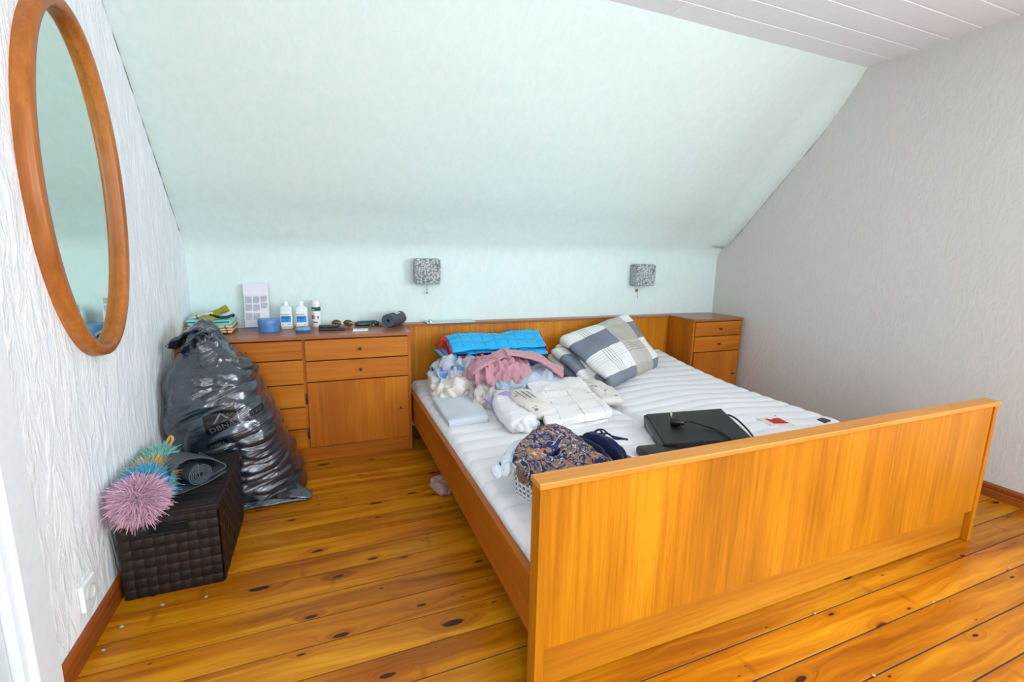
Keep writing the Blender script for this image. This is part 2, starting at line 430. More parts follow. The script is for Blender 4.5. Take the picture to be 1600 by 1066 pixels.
# ================================================================== MIRROR
def mirror():
    t = thing('oval_mirror', 'large oval mirror with a thick orange wooden frame on left wall', 'mirror', (XL, .95, 1.352))
    a, b, w, dp = .292, .530, .038, .040; n = 96
    # frame section: (inward distance, depth)
    sec = [(0, 0), (0, dp*.55), (.004, dp*.9), (.010, dp), (w-.008, dp*.98), (w-.002, dp*.85), (w, dp*.6), (w, dp*.28)]
    v = []; f = []; m = len(sec)
    for i in range(n):
        th = 2*PI*i/n
        for d, x in sec: v.append((x, (a-d)*math.cos(th), (b-d)*math.sin(th)))
    for i in range(n):
        for k in range(m): f.append((i*m+k, i*m+(k+1) % m, ((i+1) % n)*m+(k+1) % m, ((i+1) % n)*m+k))
    o = from_py('frame', v, f, MIRW, t, True); o.data.set_sharp_from_angle(angle=math.radians(50))
    v = [(.012, 0, 0)]+[(.012, (a-w+.003)*math.cos(2*PI*i/n), (b-w+.003)*math.sin(2*PI*i/n)) for i in range(n)]
    g = NT('mirror_glass'); g.out((.70, .83, .78, 1), .01, None, .5, Metallic=1.0)
    from_py('mirror_glass', v, [(0, 1+i, 1+(i+1) % n) for i in range(n)], g.m, t)
mirror()

# ================================================================== FITTED FURNITURE
M_KNOB = plain('dark_knob', '#3A2418', .35, .5)
def knob(parent, x, y, z, r=.008):
    lathe('knob', [(r*.7, 0), (r*.55, -.008), (r*.9, -.014), (r, -.020), (r*.7, -.025), (0, -.0255)], M_KNOB, parent, 14, 'y', (x, y, z))
def cabinet(root, w, dep, h, cols, top_over=.004):
    """local: x 0..w, front at y=0, back y=dep; cols = list of (x0,x1,[(kind,z0,z1)...])"""
    box('top', -.002, w+top_over, -.012, dep, h-.018, h, [CTOP], root, .002)
    box('side_panel', 0, .018, 0, dep, 0.0, h-.018, CZM, root, .001); box('side_panel', w-.018, w, 0, dep, 0.0, h-.018, CZM, root, .001)
    box('back_panel', .018, w-.018, dep-.008, dep, .08, h-.018, CZM, root, 0)
    box('plinth', .018, w-.018, .010, .028, 0, .078, CXM, root, .001)
    box('carcass', .018, w-.018, .022, dep-.008, .078, h-.018, DARK, root, 0)
    for x0, x1, parts in cols:
        if x0 > .05: box('divider', x0-.009, x0+.009, .006, .03, .078, h-.018, CZM, root, 0)
        for kind, z0, z1 in parts:
            g = .003
            if kind == 'drawer':
                d = box('drawer', x0+.008, x1-.006, -.006 if True else 0, .020, z0+g, z1-g, CXM, root, .0025)
                # upper edge lip catches the light
                knob(d, (x0+x1)/2+.01, -.006, (z0+z1)/2)
            else:
                d = box('door', x0+.010, x1-.006, -.006, .020, z0+g, z1-g, CZM, root, .0025)
                knob(d, x1-.055 if kind == 'door' else x0+.05, -.006, (z0+z1)/2, .006)
                for zz in (z0+.09, z1-.09): tube('hinge', [(x0+.004, -.004, zz-.03), (x0+.004, -.004, zz+.03)], .004, M_KNOB, d, 8)
H = .722
ch = thing('chest_of_drawers', 'long orange wooden chest of drawers along the back wall behind the black sack', 'chest of drawers', (XL+.004, 1.772, 0))
wch = 0.0-XL-.006; xd = -.578-(XL+.004)
cabinet(ch, wch, D-1.772-.004, H, [(.014, xd, [('drawer', .082, .199), ('drawer', .199, .325), ('drawer', .325, .456), ('drawer', .456, .592), ('drawer', .592, .700)]),
                          (xd, wch-.012, [('door', .082, .462), ('drawer', .462, .581), ('drawer', .581, .700)])])
ns = thing('nightstand', 'small wooden bedside cabinet in the right corner with two drawers above a door', 'nightstand', (2.138, 1.80, 0))
cabinet(ns, .498, D-1.80-.004, H, [(.014, .486, [('door', .082, .462), ('drawer', .462, .585), ('drawer', .585, .700)])])

# ------------------------------------------------------------------ bed
bed = thing('double_bed', 'wide orange veneer double bed frame with tall footboard', 'bed')
BW = 2.08
WRAIL = wood('bed_rail_y', 'y', '#904806', '#A25608', '#AE640E')
f_ = box('footboard', .026, BW-.026, .012, .050, .140, .609, WZ, bed, .001)
box('footboard_cap', 0, BW, 0, .058, .608, .625, WCAP, bed, .0025)
for x0, x1 in ((.004, .030), (BW-.032, BW-.006)): box('leg', x0, x1, .006, .054, 0, .608, WZ, bed, .0015)
box('lower_rail', .030, BW-.032, .030, .048, .004, .142, WX, bed, .002)
LB = 2.078
box('side_rail', .008, .030, .054, LB, .160, .334, WRAIL, bed, .002); box('side_rail', BW-.03, BW-.008, .054, LB, .160, .334, WRAIL, bed, .002)
box('headboard', .002, 2.134, LB, LB+.022, .06, H-.016, WZ, bed, .001)
box('headboard_ledge', .0, 2.134, LB-.006, D-.004, H-.016, H, CTOP, bed, .002)
box('slat_base', .032, BW-.032, .06, LB-.004, .17, .19, plain('slat_wood', '#B89060', .7), bed, .001)
for x in (.25, 1.80): box('foot', x, x+.05, .9, .95, 0, .17, WZ, bed, .002)

# mattresses
def quilt_mat():
    t = NT('mattress_ticking')
    y = t.n('ShaderNodeSeparateXYZ'); t.set(y.inputs[0], t.coord())
    w = t.noise(t.coord((1.2, 5, 1)), 2.2, 3)
    s = t.math('ABSOLUTE', t.math('SINE', t.math('MULTIPLY', t.math('ADD', y.outputs[1], t.math('MULTIPLY', w, .02)), 33.0)))
    h = t.math('POWER', s, .5)
    fine = t.noise(t.coord(), 420, 2)
    col = t.mix(t.noise(t.coord(), 2, 3), lin('#E2E3E6'), lin('#EDEDEF'))
    n = t.bump(h, .25, .006); n2 = t.bump(fine, .12, .001, n)
    return t.out(col, .85, n2, .15)
M_MATT = quilt_mat()
def mattress(label, x0, x1, y0, y1, z0, ztop):
    root = thing('mattress', label, 'mattress', (0, 0, 0), group='mattresses in the double bed')
    nx, ny, r = 36, 170, .035; v = []; f = []
    # closed pillow shape: rounded-rectangle section rings along x, swept along y
    def ring(y, ins):
        out = []
        N = 44
        xa, xb = x0+ins*.7, x1-ins*.7
        for i in range(N+1):                       # top, left to right
            u = i/N; x = xa+(xb-xa)*u; e = min(x-xa, xb-x); rr = min(r, .04)
            drop = 0 if e > rr else rr-math.sqrt(max(0, rr*rr-(rr-e)**2))
            out.append((x, y, max(z0+.01, ztop(x, y)-drop-ins)))
        for i in range(N, -1, -4):
            x = xa+(xb-xa)*i/N; out.append((x, y, z0))
        return out
    rings = []; ys = [y0+r*(1-math.cos(k*PI/10)) for k in range(5)]+[y0+r+(y1-y0-2*r)*k/ny for k in range(ny+1)]+[y1-r*(1-math.cos((4-k)*PI/10)) for k in range(5)]
    for y in ys:
        e = min(y-y0, y1-y); ins = 0 if e > r else (r-math.sqrt(max(0, r*r-(r-e)**2)))
        rings.append(ring(y, ins))
    m = len(rings[0])
    for q in rings: v += q
    for j in range(len(rings)-1):
        for k in range(m): f.append((j*m+k, j*m+(k+1) % m, (j+1)*m+(k+1) % m, (j+1)*m+k))
    f += [tuple(range(m)), tuple((len(rings)-1)*m+k for k in range(m))[::-1]]
    from_py('cover', v, f, M_MATT, root, True)
    # sewn seam around the edge
    xa, xb = x0+.004, x1-.004
    pts = [(xa, y, ztop(xa, y)-.03) for y in np.linspace(y0+.02, y1-.02, 30)]
    tube('seam_piping', pts, .0032, plain('piping_white', '#DCDCDE', .8), root, 6)
    return root
def sag(x, y): return .0045*n1(x*2.3, y*1.7, .3)+.0050*(abs(math.sin(y*33+.9*n1(x*2, y*3, 1)))**.6-.6)*(.6+.8*abs(n1(x*1.5, y*4, 7)))*1.5
mattress('white quilted mattress on the left half of the bed under the laundry', .034, 1.018, .062, 2.06, .19, lambda x, y: .350+sag(x, y)+.012*math.exp(-((x-.52)/.4)**2))
mattress('white quilted mattress on right half of bed with raised far corner', 1.022, 2.046, .062, 2.06, .19, lambda x, y: .352+sag(x, y)+.030*math.exp(-((x-1.5)/.35)**2)+(.10*max(0, (y-1.15)/.9)**1.6)*min(1, max(0, (x-1.2)/.8))-.012*max(0, (x-1.75)/.3)*max(0, 1-y/1.2))
# ================================================================== SOFT GOODS: generators
def fabric(name, col, rough=.9, var=.04, weave=.15, sheen=.15, scale=6):
    if name in _mc: return _mc[name]
    t = NT(name); c = lin(col); v = t.noise(t.coord(), scale, 3)
    d = tuple(x*(1-var*2) for x in c[:3])+(1,); l = tuple(min(1, x*(1+var*2)) for x in c[:3])+(1,)
    w = t.noise(t.coord(), 500, 2); w2 = t.noise(t.coord(), 30, 4, .6)
    nb = t.bump(w, weave, .0015); nb = t.bump(w2, weave*1.2, .004, nb)
    _mc[name] = t.out(t.ramp(v, [(.3, d), (.7, l)]), rough, nb, .15, Sheen_Weight=sheen); return _mc[name]

def fold_profile(S, n, t, gap, first='B', trims=None):
    """centre line of a zig-zag folded cloth in (s, h); returns list of points"""
    pts = []; r = (t+gap)/2; trims = trims or [0]*(n+1)
    h = -t/2; d = 1 if first == 'B' else -1
    for k in range(n):
        lo = r+.002+trims[k]*.5; hi = S-r-.002-trims[k]*.5
        a, b = (lo, hi) if d > 0 else (hi, lo)
        if k == 0: a = (t*.5+.001 if d > 0 else S-t*.5-.001)+trims[k]*d
        if k == n-1: b = (S-.012-abs(trims[k])) if d > 0 else .012+abs(trims[k])
        m = 26
        for i in range(m+1): pts.append((a+(b-a)*i/m, h))
        if k < n-1:
            for i in range(1, 9):
                q = PI*i/9; pts.append((b+d*r*math.sin(q), h-r*(1-math.cos(q))))
            h -= 2*r; d = -d
    return pts
def folded(name, corners, n, t, gap, mat, parent=None, first='B', amp=.004, freq=9, crease=.0, seed=0, nv=40, edge=.012, trims=None, bulge=0, sagk=0, shear=0, uvs=(1, 1)):
    """folded cloth whose top face is the quad A,B,C,D (s runs A->B, v runs A->D) ; layers hang below it"""
    A, B, C, Dd = [Vector(c) for c in corners]
    S = ((B-A).length+(C-Dd).length)/2; Wd = ((Dd-A).length+(C-B).length)/2
    N = ((B-A).cross(Dd-A)+(B-C).cross(C-Dd)).normalized()
    if N.z < 0: N = -N
    cl = fold_profile(S, n, t, gap, first, trims)
    m = len(cl); tg = []
    for i in range(m):
        a = cl[max(i-1, 0)]; b = cl[min(i+1, m-1)]; dx, dh = b[0]-a[0], b[1]-a[1]; L = math.hypot(dx, dh) or 1; tg.append((dx/L, dh/L))
    arc = [0]
    for i in range(1, m): arc.append(arc[-1]+math.hypot(cl[i][0]-cl[i-1][0], cl[i][1]-cl[i-1][1]))
    vs = [edge*(1-math.cos(k*PI/8))*1.0 for k in range(4)]; vs = [0, edge*.15, edge*.5]+[edge+(Wd-2*edge)*k/nv for k in range(nv+1)]+[Wd-edge*.5, Wd-edge*.15, Wd]
    V = []; UV = []; F = []
    cap = 4
    for vv in vs:
        e = min(vv, Wd-vv); k = 1 if e >= edge else max(.15, math.sqrt(max(0, 1-(1-e/edge)**2)))
        loop = []
        for i in range(m): loop.append((cl[i][0]-tg[i][1]*t/2*k, cl[i][1]+tg[i][0]*t/2*k, arc[i]))
        for c in range(1, cap):
            q = PI*c/cap; x, h = cl[-1]; a, b = tg[-1]; loop.append((x+(-b*math.cos(q)+a*math.sin(q))*t/2*k, h+(a*math.cos(q)+b*math.sin(q))*t/2*k, arc[-1]+c*.002))
        for i in range(m-1, -1, -1): loop.append((cl[i][0]+tg[i][1]*t/2*k, cl[i][1]-tg[i][0]*t/2*k, arc[i]))
        for c in range(1, cap):
            q = PI*c/cap; x, h = cl[0]; a, b = tg[0]; loop.append((x-(-b*math.cos(q)+a*math.sin(q))*t/2*k, h-(a*math.cos(q)+b*math.sin(q))*t/2*k, -c*.002))
        fv = vv/Wd
        for s, h, ar in loop:
            fs = s/S
            lay = round(-h/(t+gap)); jit = .010*n1(lay*3.1+seed, 2.2, seed)*(1 if n > 1 else 0)
            fv2 = fv+jit*(2*fv-1)
            P = A*(1-fs)*(1-fv2)+B*fs*(1-fv2)+C*fs*fv2+Dd*(1-fs)*fv2
            b_ = bulge*math.sin(PI*min(1, max(0, fs)))*math.sin(PI*min(1, max(0, fv)))
            P = P+N*(h+b_)
            q = P*freq+Vector((seed*3.7, seed*1.9, lay*2.3))
            dn = amp*noise.noise(q)*1.6+amp*.5*noise.noise(q*2.7)
            if crease:
                q2 = P*freq*.8+Vector((seed, lay, 5.0)); q2 = q2+.6*Vector((noise.noise(q2), noise.noise(q2+Vector((9, 1, 2))), 0))
                dn += crease*(max(0, 1-abs(noise.noise(q2))*5)**2)
            P = P+N*dn+Vector((noise.noise(q+Vector((31, 0, 0))), noise.noise(q+Vector((0, 47, 0))), 0))*amp*.8
            V.append(P); UV.append((ar*uvs[0], vv*uvs[1]))
    M = len(loop)
    for j in range(len(vs)-1):
        for k in range(M): F.append((j*M+k, j*M+(k+1) % M, (j+1)*M+(k+1) % M, (j+1)*M+k))
    # close the two ends between facing outline points
    for base in (0, (len(vs)-1)*M):
        top = list(range(m)); bot = [2*m+cap-2-i for i in range(m)]
        for i in range(m-1): F.append((base+top[i], base+top[i+1], base+bot[i+1], base+bot[i]))
        F.append(tuple(base+k for k in ([m-1]+list(range(m, m+cap-1))+[m+cap-1])))
        F.append(tuple(base+k for k in ([2*m+cap-2]+list(range(2*m+cap-1, 2*m+2*cap-2))+[0])))
    o = from_py(name, V, F, mat, parent, True, UV)
    bm = bmesh.new(); bm.from_mesh(o.data); bmesh.ops.recalc_face_normals(bm, faces=bm.faces[:]); bm.to_mesh(o.data); bm.free(); o.data.shade_smooth()
    return o
_ico = {}
def ico(sub):
    if sub not in _ico:
        bm = bmesh.new(); bmesh.ops.create_icosphere(bm, subdivisions=sub, radius=1)
        _ico[sub] = ([v.co.copy() for v in bm.verts], [tuple(v.index for v in f.verts) for f in bm.faces]); bm.free()
    return _ico[sub]
def crumple(name, c, dims, mat, parent=None, rz=0, amp=.03, freq=7, seed=0, base=None, sub=6, aniso=(1, 1, 1), power=2.4, sharp=2.0, fine=.3, taper=0, tilt=(0, 0), billow=True):
    """heaped cloth: boxy mound with sharp-edged folds"""
    V0, F = ico(sub); V = []; UV = []
    a, b, h = dims; ca, sa = math.cos(rz), math.sin(rz)
    for p in V0:
        # superellipsoid
        L = (abs(p.x)**power+abs(p.y)**power+abs(p.z)**power)**(1/power); q = p/L
        lp = Vector((q.x*a, q.y*b, q.z*h))
        w = Vector((lp.x*aniso[0], lp.y*aniso[1], lp.z*aniso[2]))*freq+Vector((seed*5.1, seed*2.3, seed*7.7))
        wp = w+.55*Vector((noise.noise(w*.7), noise.noise(w*.7+Vector((17, 0, 0))), noise.noise(w*.7+Vector((0, 23, 0)))))
        r1 = 1-abs(noise.noise(wp))*2.2; r2 = 1-abs(noise.noise(wp*2.1+Vector((3, 3, 3))))*2.2
        d = amp*(.80*(min((1-r1)*.9, 1.15)-.08)+fine*.6*(min(1-r2, 1.1)-.35)) if billow else amp*(max(-.6, r1)*.7+fine*r2)
        nrm = Vector((q.x/a, q.y/b, q.z/h)).normalized()
        lp = lp+nrm*(d-amp*.35)
        k = 1-taper*max(0, lp.z)/h
        x, y = lp.x*k, lp.y*k
        z = lp.z+tilt[0]*x+tilt[1]*y
        P = Vector((c[0]+x*ca-y*sa, c[1]+x*sa+y*ca, c[2]+z))
        if base is not None and P.z < base: P.z = base+.0008*(P.z-base)
        V.append(P); UV.append((p.x*a+p.z*h*.7, p.y*b+p.z*h*.5))
    return from_py(name, V, F, mat, parent, True, UV)
def strip(name, path, wvec, t, mat, parent=None, amp=.004, seed=0, nw=14):
    """soft band of cloth draped along a path; wvec = full width vector (or list)"""
    pts = smooth_path(path, 8); m = len(pts); V = []; UV = []; F = []; arc = 0
    for i, p in enumerate(pts):
        tan = (pts[min(i+1, m-1)]-pts[max(i-1, 0)]).normalized()
        w = Vector(wvec if not isinstance(wvec, list) else Vector(wvec[0]).lerp(Vector(wvec[1]), i/(m-1)))
        nr = tan.cross(w).normalized(); nr = nr if nr.z > -.3 else -nr
        if i: arc += (p-pts[i-1]).length
        ring = []
        for k in range(nw+1):
            u = k/nw; th = t*math.sqrt(max(.02, 1-(2*u-1)**4)); q = p+w*(u-.5)
            ring.append((q+nr*th/2, u))
        for k in range(nw, -1, -1):
            u = k/nw; th = t*math.sqrt(max(.02, 1-(2*u-1)**4)); q = p+w*(u-.5)
            ring.append((q-nr*th/2, u))
        for q, u in ring:
            z = q*14+Vector((seed*3, seed, 0)); d = amp*(noise.noise(z)+.5*noise.noise(z*2.3)+.6*(max(0, 1-abs(noise.noise(z*.8))*5)))
            V.append(q+nr*d); UV.append((arc, u*w.length))
    M = 2*(nw+1)
    for i in range(m-1):
        for k in range(M): F.append((i*M+k, i*M+(k+1) % M, (i+1)*M+(k+1) % M, (i+1)*M+k))
    F += [tuple(range(M)), tuple((m-1)*M+k for k in range(M))[::-1]]
    o = from_py(name, V, F, mat, parent, True, UV)
    bm = bmesh.new(); bm.from_mesh(o.data); bmesh.ops.recalc_face_normals(bm, faces=bm.faces[:]); bm.to_mesh(o.data); bm.free(); o.data.shade_smooth(); return o

# patterned cloths
def uvs(t):
    s = t.n('ShaderNodeSeparateXYZ'); t.set(s.inputs[0], t.n('ShaderNodeTexCoord').outputs['UV']); return s.outputs[0], s.outputs[1]
def band(t, x, per, off, lo, hi):
    fr = t.math('FRACT', t.math('ADD', t.math('DIVIDE', x, per), off))
    return t.math('MULTIPLY', t.math('GREATER_THAN', fr, lo), t.math('LESS_THAN', fr, hi))
def plaid():
    t = NT('plaid_bedding'); u, v = uvs(t)
    R_ = band(t, u, .36, .75, 0, .48); B_ = band(t, v, .70, .53, 0, .33); E_ = band(t, v, .70, .43, .40, .50)
    c0 = t.mix(B_, lin('#E4E4E2'), lin('#BEBAB4')); c1 = t.mix(B_, lin('#7E8490'), lin('#B2ACA4')); c = t.mix(R_, c0, c1)
    ln = None
    for lo in (.06, .11, .16, .21):
        a = t.math('MULTIPLY', band(t, u, .41, .34, lo, lo+.009), t.math('ADD', t.math('MULTIPLY', B_, .6), .4)); b = band(t, v, .70, .84, lo*.6, lo*.6+.006); q = t.math('MAXIMUM', a, b); ln = q if ln is None else t.math('MAXIMUM', ln, q)
    c = t.mix(t.math('MULTIPLY', ln, .8), c, lin('#666C74'))
    nb = t.bump(t.noise(t.coord(), 22, 4, .6), .3, .006)
    return t.out(c, .9, nb, .12)
def lined_white():
    t = NT('white_sheet_with_grey_lines'); u, v = uvs(t); w = t.noise(t.coord(), 8, 3)
    a = band(t, t.math('ADD', u, t.math('MULTIPLY', w, .03)), .105, 0, 0, .05); b = band(t, t.math('ADD', v, t.math('MULTIPLY', w, .02)), .13, .3, 0, .045)
    m = t.math('MULTIPLY', t.math('MAXIMUM', a, b), t.ramp(t.noise(t.coord(), 14, 2), [(.42, (0, 0, 0, 1)), (.62, (1, 1, 1, 1))]))
    c = t.mix(t.math('MULTIPLY', m, .75), lin('#E9E8E6'), lin('#A8A49C'))
    return t.out(c, .9, t.bump(t.noise(t.coord(), 30, 4, .6), .35, .006), .12)
def spots(name, base, cols, scale=18, thr=.45, seed=0.0, bump=.3):
    t = NT(name); vo = t.n('ShaderNodeTexVoronoi', i_Vector=t.coord(off=(seed, seed*2, 0)), i_Scale=scale); sp = t.n('ShaderNodeSeparateColor'); t.set(sp.inputs[0], vo.outputs['Color'])
    n = len(cols); cr = t.ramp(sp.outputs[0], [((i+.01)/n, lin(c)) for i, c in enumerate(cols)], 'CONSTANT')
    m = t.math('MULTIPLY', t.math('LESS_THAN', t.math('ADD', vo.outputs['Distance'], t.math('MULTIPLY', t.noise(t.coord(), scale*3, 2), .3)), thr), t.math('GREATER_THAN', sp.outputs[1], .35))
    c = t.mix(m, lin(base), cr)
    return t.out(c, .9, t.bump(t.noise(t.coord(), 34, 4, .6), bump, .005), .12)
def paisley():
    t = NT('paisley_print')
    a = t.noise(t.coord(), 9, 2, .5, 1.8); b = t.noise(t.coord(off=(3, 1, 7)), 34, 3, .6, 1.2); k = t.noise(t.coord(off=(8, 2, 1)), 75, 2, .6, .8)
    # curling bands of navy and rust on taupe
    c = t.ramp(a, [(.0, lin('#7C6A58')), (.40, lin('#8C7866')), (.435, lin('#A8683C')), (.455, lin('#1C3468')), (.50, lin('#16264E')), (.525, lin('#B4A698')), (.545, lin('#7A6654')), (.62, lin('#1E3A6A')), (.66, lin('#8A7460'))], 'CONSTANT')
    c = t.mix(t.ramp(b, [(.56, (0, 0, 0, 1)), (.60, (1, 1, 1, 1))]), c, lin('#1A2C58'))
    c = t.mix(t.ramp(b, [(.36, (1, 1, 1, 1)), (.39, (0, 0, 0, 1))]), c, lin('#B07A4E'))
    c = t.mix(t.ramp(k, [(.64, (0, 0, 0, 1)), (.67, (1, 1, 1, 1))]), c, lin('#C4BCB0'))
    c = t.mix(t.ramp(k, [(.30, (1, 1, 1, 1)), (.33, (0, 0, 0, 1))]), c, lin('#2A6482'))
    return t.out(c, .8, t.bump(t.noise(t.coord(), 40, 3), .25, .004), .2)
M_PLAID = plaid(); M_LINED = lined_white(); M_PAIS = paisley()
ZM = .352

# ================================================================== THINGS ON THE BED
# plaid duvet leaning on the headboard
dv = thing('folded_duvet', 'thick folded duvet in grey white and beige plaid leaning on the headboard', 'duvet', (0, 0, 0))
folded('duvet_fold', [(1.06, 1.94, .618), (1.12, 1.36, .475), (1.76, 1.70, .485), (1.64, 1.955, .786)], 2, .066, .010, M_PLAID, dv, 'B', .012, 5, .007, 3, 48, .045, bulge=.045)
folded('duvet_fold', [(.99, 1.93, .545), (1.03, 1.47, .425), (1.58, 1.72, .42), (1.56, 1.96, .60)], 2, .050, .006, M_PLAID, dv, 'B', .009, 6, .005, 5, 36, .03, bulge=.01)
folded('duvet_fold', [(1.00, 1.92, .45), (1.02, 1.55, .405), (1.50, 1.75, .405), (1.52, 1.96, .47)], 1, .05, .0, M_PLAID, dv, 'B', .006, 6, .004, 8, 30, .03)

# bright blue quilted throw with red edging
bt = thing('quilted_throw', 'bright blue quilted throw with red edging folded on top of the laundry pile', 'throw', (0, 0, 0))
tq = NT('blue_quilted_nylon'); u_, v_ = uvs(tq)
qq = tq.math('MULTIPLY', tq.math('ABSOLUTE', tq.math('SINE', tq.math('MULTIPLY', u_, 42))), tq.math('ABSOLUTE', tq.math('SINE', tq.math('MULTIPLY', v_, 42))))
M_BLUEQ = tq.out(tq.mix(tq.noise(tq.coord(), 9, 2), lin('#16A0DC'), lin('#2CBAF0')), .5, tq.bump(tq.math('POWER', qq, .5), .8, .012), .35)
M_RED = fabric('red_edging', '#C01424'); M_NAVYL = fabric('navy_lining', '#141E48')
qc = [(.235, 1.93, .672), (.235, 1.73, .600), (.865, 1.73, .612), (.905, 1.93, .672)]
folded('throw_cover', qc, 2, .020, .016, M_BLUEQ, bt, 'A', .011, 7, .007, 4, 44, .012, bulge=.012)
strip('throw_flap', [(.215, 1.88, .585), (.235, 1.78, .560), (.262, 1.68, .525)], (.11, .02, -.005), .014, M_BLUEQ, bt, .003, 2)
box('throw_lining', .27, .86, 1.745, 1.93, .556, .575, M_NAVYL, bt, .006)
strip('throw_flap', [(.70, 1.74, .572), (.78, 1.72, .570), (.855, 1.73, .568)], (0, .09, .02), .020, M_BLUEQ, bt, .002, 6)
for x, x2 in ((.236, .236), (.868, .905)):
    tube('red_piping', smooth_path([(x2, 1.93, .655), (x, 1.74, .588), (x, 1.722, .572), (x, 1.75, .556), (x2, 1.93, .625)], 6), .0085, M_RED, bt, 8)
tube('red_piping', smooth_path([(.185, 1.90, .60), (.185, 1.85, .630), (.205, 1.84, .648), (.235, 1.88, .655)], 6), .010, M_RED, bt, 8)
tube('red_piping', smooth_path([(.185, 1.90, .60), (.20, 1.80, .570), (.205, 1.72, .545), (.215, 1.66, .510)], 6), .009, M_RED, bt, 8)
tube('red_piping', smooth_path([(.27, 1.72, .560), (.34, 1.72, .556), (.40, 1.71, .560), (.42, 1.70, .585)], 6), .008, M_RED, bt, 8)

# pink fitted sheet, heaped
pk = thing('pink_sheet', 'dusty pink fitted sheet crumpled on top of the laundry pile', 'bed sheet', (0, 0, 0))
tp = NT('pink_jersey'); wv = tp.noise(tp.coord((24, 24, 5), rot=(0, 0, .5)), 1, 4, .6, .8)
M_PINK = tp.out(tp.mix(tp.noise(tp.coord(), 7, 2), lin('#B2808C'), lin('#C6949E')), .9, tp.bump(wv, .55, .012), .1, Sheen_Weight=.2)
crumple('sheet_body', (.455, 1.53, .500), (.165, .12, .072), M_PINK, pk, .1, .055, 11, 2, None, 6, (1.5, 1, .40), 2.2, 2, .6, billow=False)
strip('sheet_edge', [(.285, 1.50, .530), (.31, 1.48, .558), (.38, 1.50, .582), (.46, 1.53, .603), (.54, 1.56, .612)], (.03, .13, .02), .022, M_PINK, pk, .007, 3)
strip('sheet_edge', [(.50, 1.54, .612), (.60, 1.53, .602), (.70, 1.50, .575), (.80, 1.49, .515), (.855, 1.48, .480)], [(.02, .14, .0), (.05, .10, .03)], .024, M_PINK, pk, .006, 5)

# garments below
M_CREAM = fabric('cream_cotton', '#D6CFC8'); M_SLATE = fabric('pale_slate_cotton', '#AAB6C2'); M_LAV = fabric('lavender_cotton', '#AC9EC2')
M_PASTEL = spots('pastel_print', '#CFD0D2', ['#8FB2C8', '#D8C07A', '#A898C4', '#7C9ABF', '#C9D6C6', '#3E6C88'], 13, .5)
M_PASTEL = spots('pastel_print', '#B4BCC4', ['#5E92BC', '#D8BE5E', '#9886C0', '#5E88BA', '#B4CDBE', '#2E5C80', '#C8A8B4'], 16, .62)
tag(crumple('printed_nightshirt', (.262, 1.70, .468), (.165, .17, .085), M_PASTEL, None, .1, .055, 10, 4, ZM+.004, 6, (1, 1, 1.5), 2.4, 2, .5), 'pastel printed nightshirt with yellow and purple patches bunched under the blue throw', 'garment')
tag(crumple('cream_cardigan', (.205, 1.57, .405), (.145, .115, .065), M_CREAM, None, .5, .050, 9, 9, ZM+.004, 6, (1, 1, 1.2), 2.2, 2, .5), 'crumpled cream cardigan at the left edge of the laundry pile', 'garment')
tag(crumple('cream_blouse', (.345, 1.45, .395), (.080, .15, .062), fabric('off_white_cotton', '#B9B2AE'), None, -.25, .045, 12, 13, ZM+.004, 6, (1.5, .8, 1), 2.2, 2, .5), 'creased off white blouse between grey folded cloth and the pink sheet', 'garment')
strip_ = strip('blouse_sleeve', [(.30, 1.58, .47), (.345, 1.46, .455), (.375, 1.36, .415), (.385, 1.29, .372)], [(.07, .02, 0), (.05, .03, 0)], .03, _mc['off_white_cotton'], None, .006, 77); strip_.parent = bpy.data.objects['cream_blouse']
tag(crumple('slate_blue_shirt', (.66, 1.56, .435), (.20, .15, .078), M_SLATE, None, .1, .040, 9, 5, ZM+.004, 6, (1, 1, 1), 2.4, 2, .5), 'pale slate blue shirt lying under the right end of the pink sheet', 'garment')
tag(crumple('lavender_shirt', (.405, 1.27, .392), (.070, .12, .060), M_LAV, None, .5, .035, 12, 7, ZM+.004, 5, (1, 1, 1), 2.4, 2, .5), 'lavender shirt squeezed beside the white towel roll', 'garment')
tag(crumple('mint_scarf', (.48, 1.43, .438), (.09, .06, .045), fabric('pale_mint_cotton', '#9FB4BE'), None, .2, .036, 14, 3, None, 5, (1, 1, 1), 2.4, 2, .5), 'small pale mint scarf tucked below the pink sheet above the lavender shirt', 'scarf')
tag(crumple('navy_cloth', (.56, 1.78, .480), (.26, .12, .09), fabric('dark_navy_cotton', '#2A2E4A'), None, .0, .03, 7, 17, ZM+.004, 5), 'dark navy cloth hidden deep in the laundry pile below the blue throw', 'garment')

# grey folded cloth in front
gc = folded('grey_folded_sheet', [(.335, 1.73, .398), (.268, 1.14, .390), (.062, 1.14, .388), (.062, 1.50, .398)], 2, .018, .006, fabric('cool_grey_jersey', '#C2C8CF'), None, 'B', .004, 5, .003, 12, 40, .014, bulge=.012)
tag(gc, 'flat grey folded sheet lying alone at the left edge of the mattress', 'bed sheet')

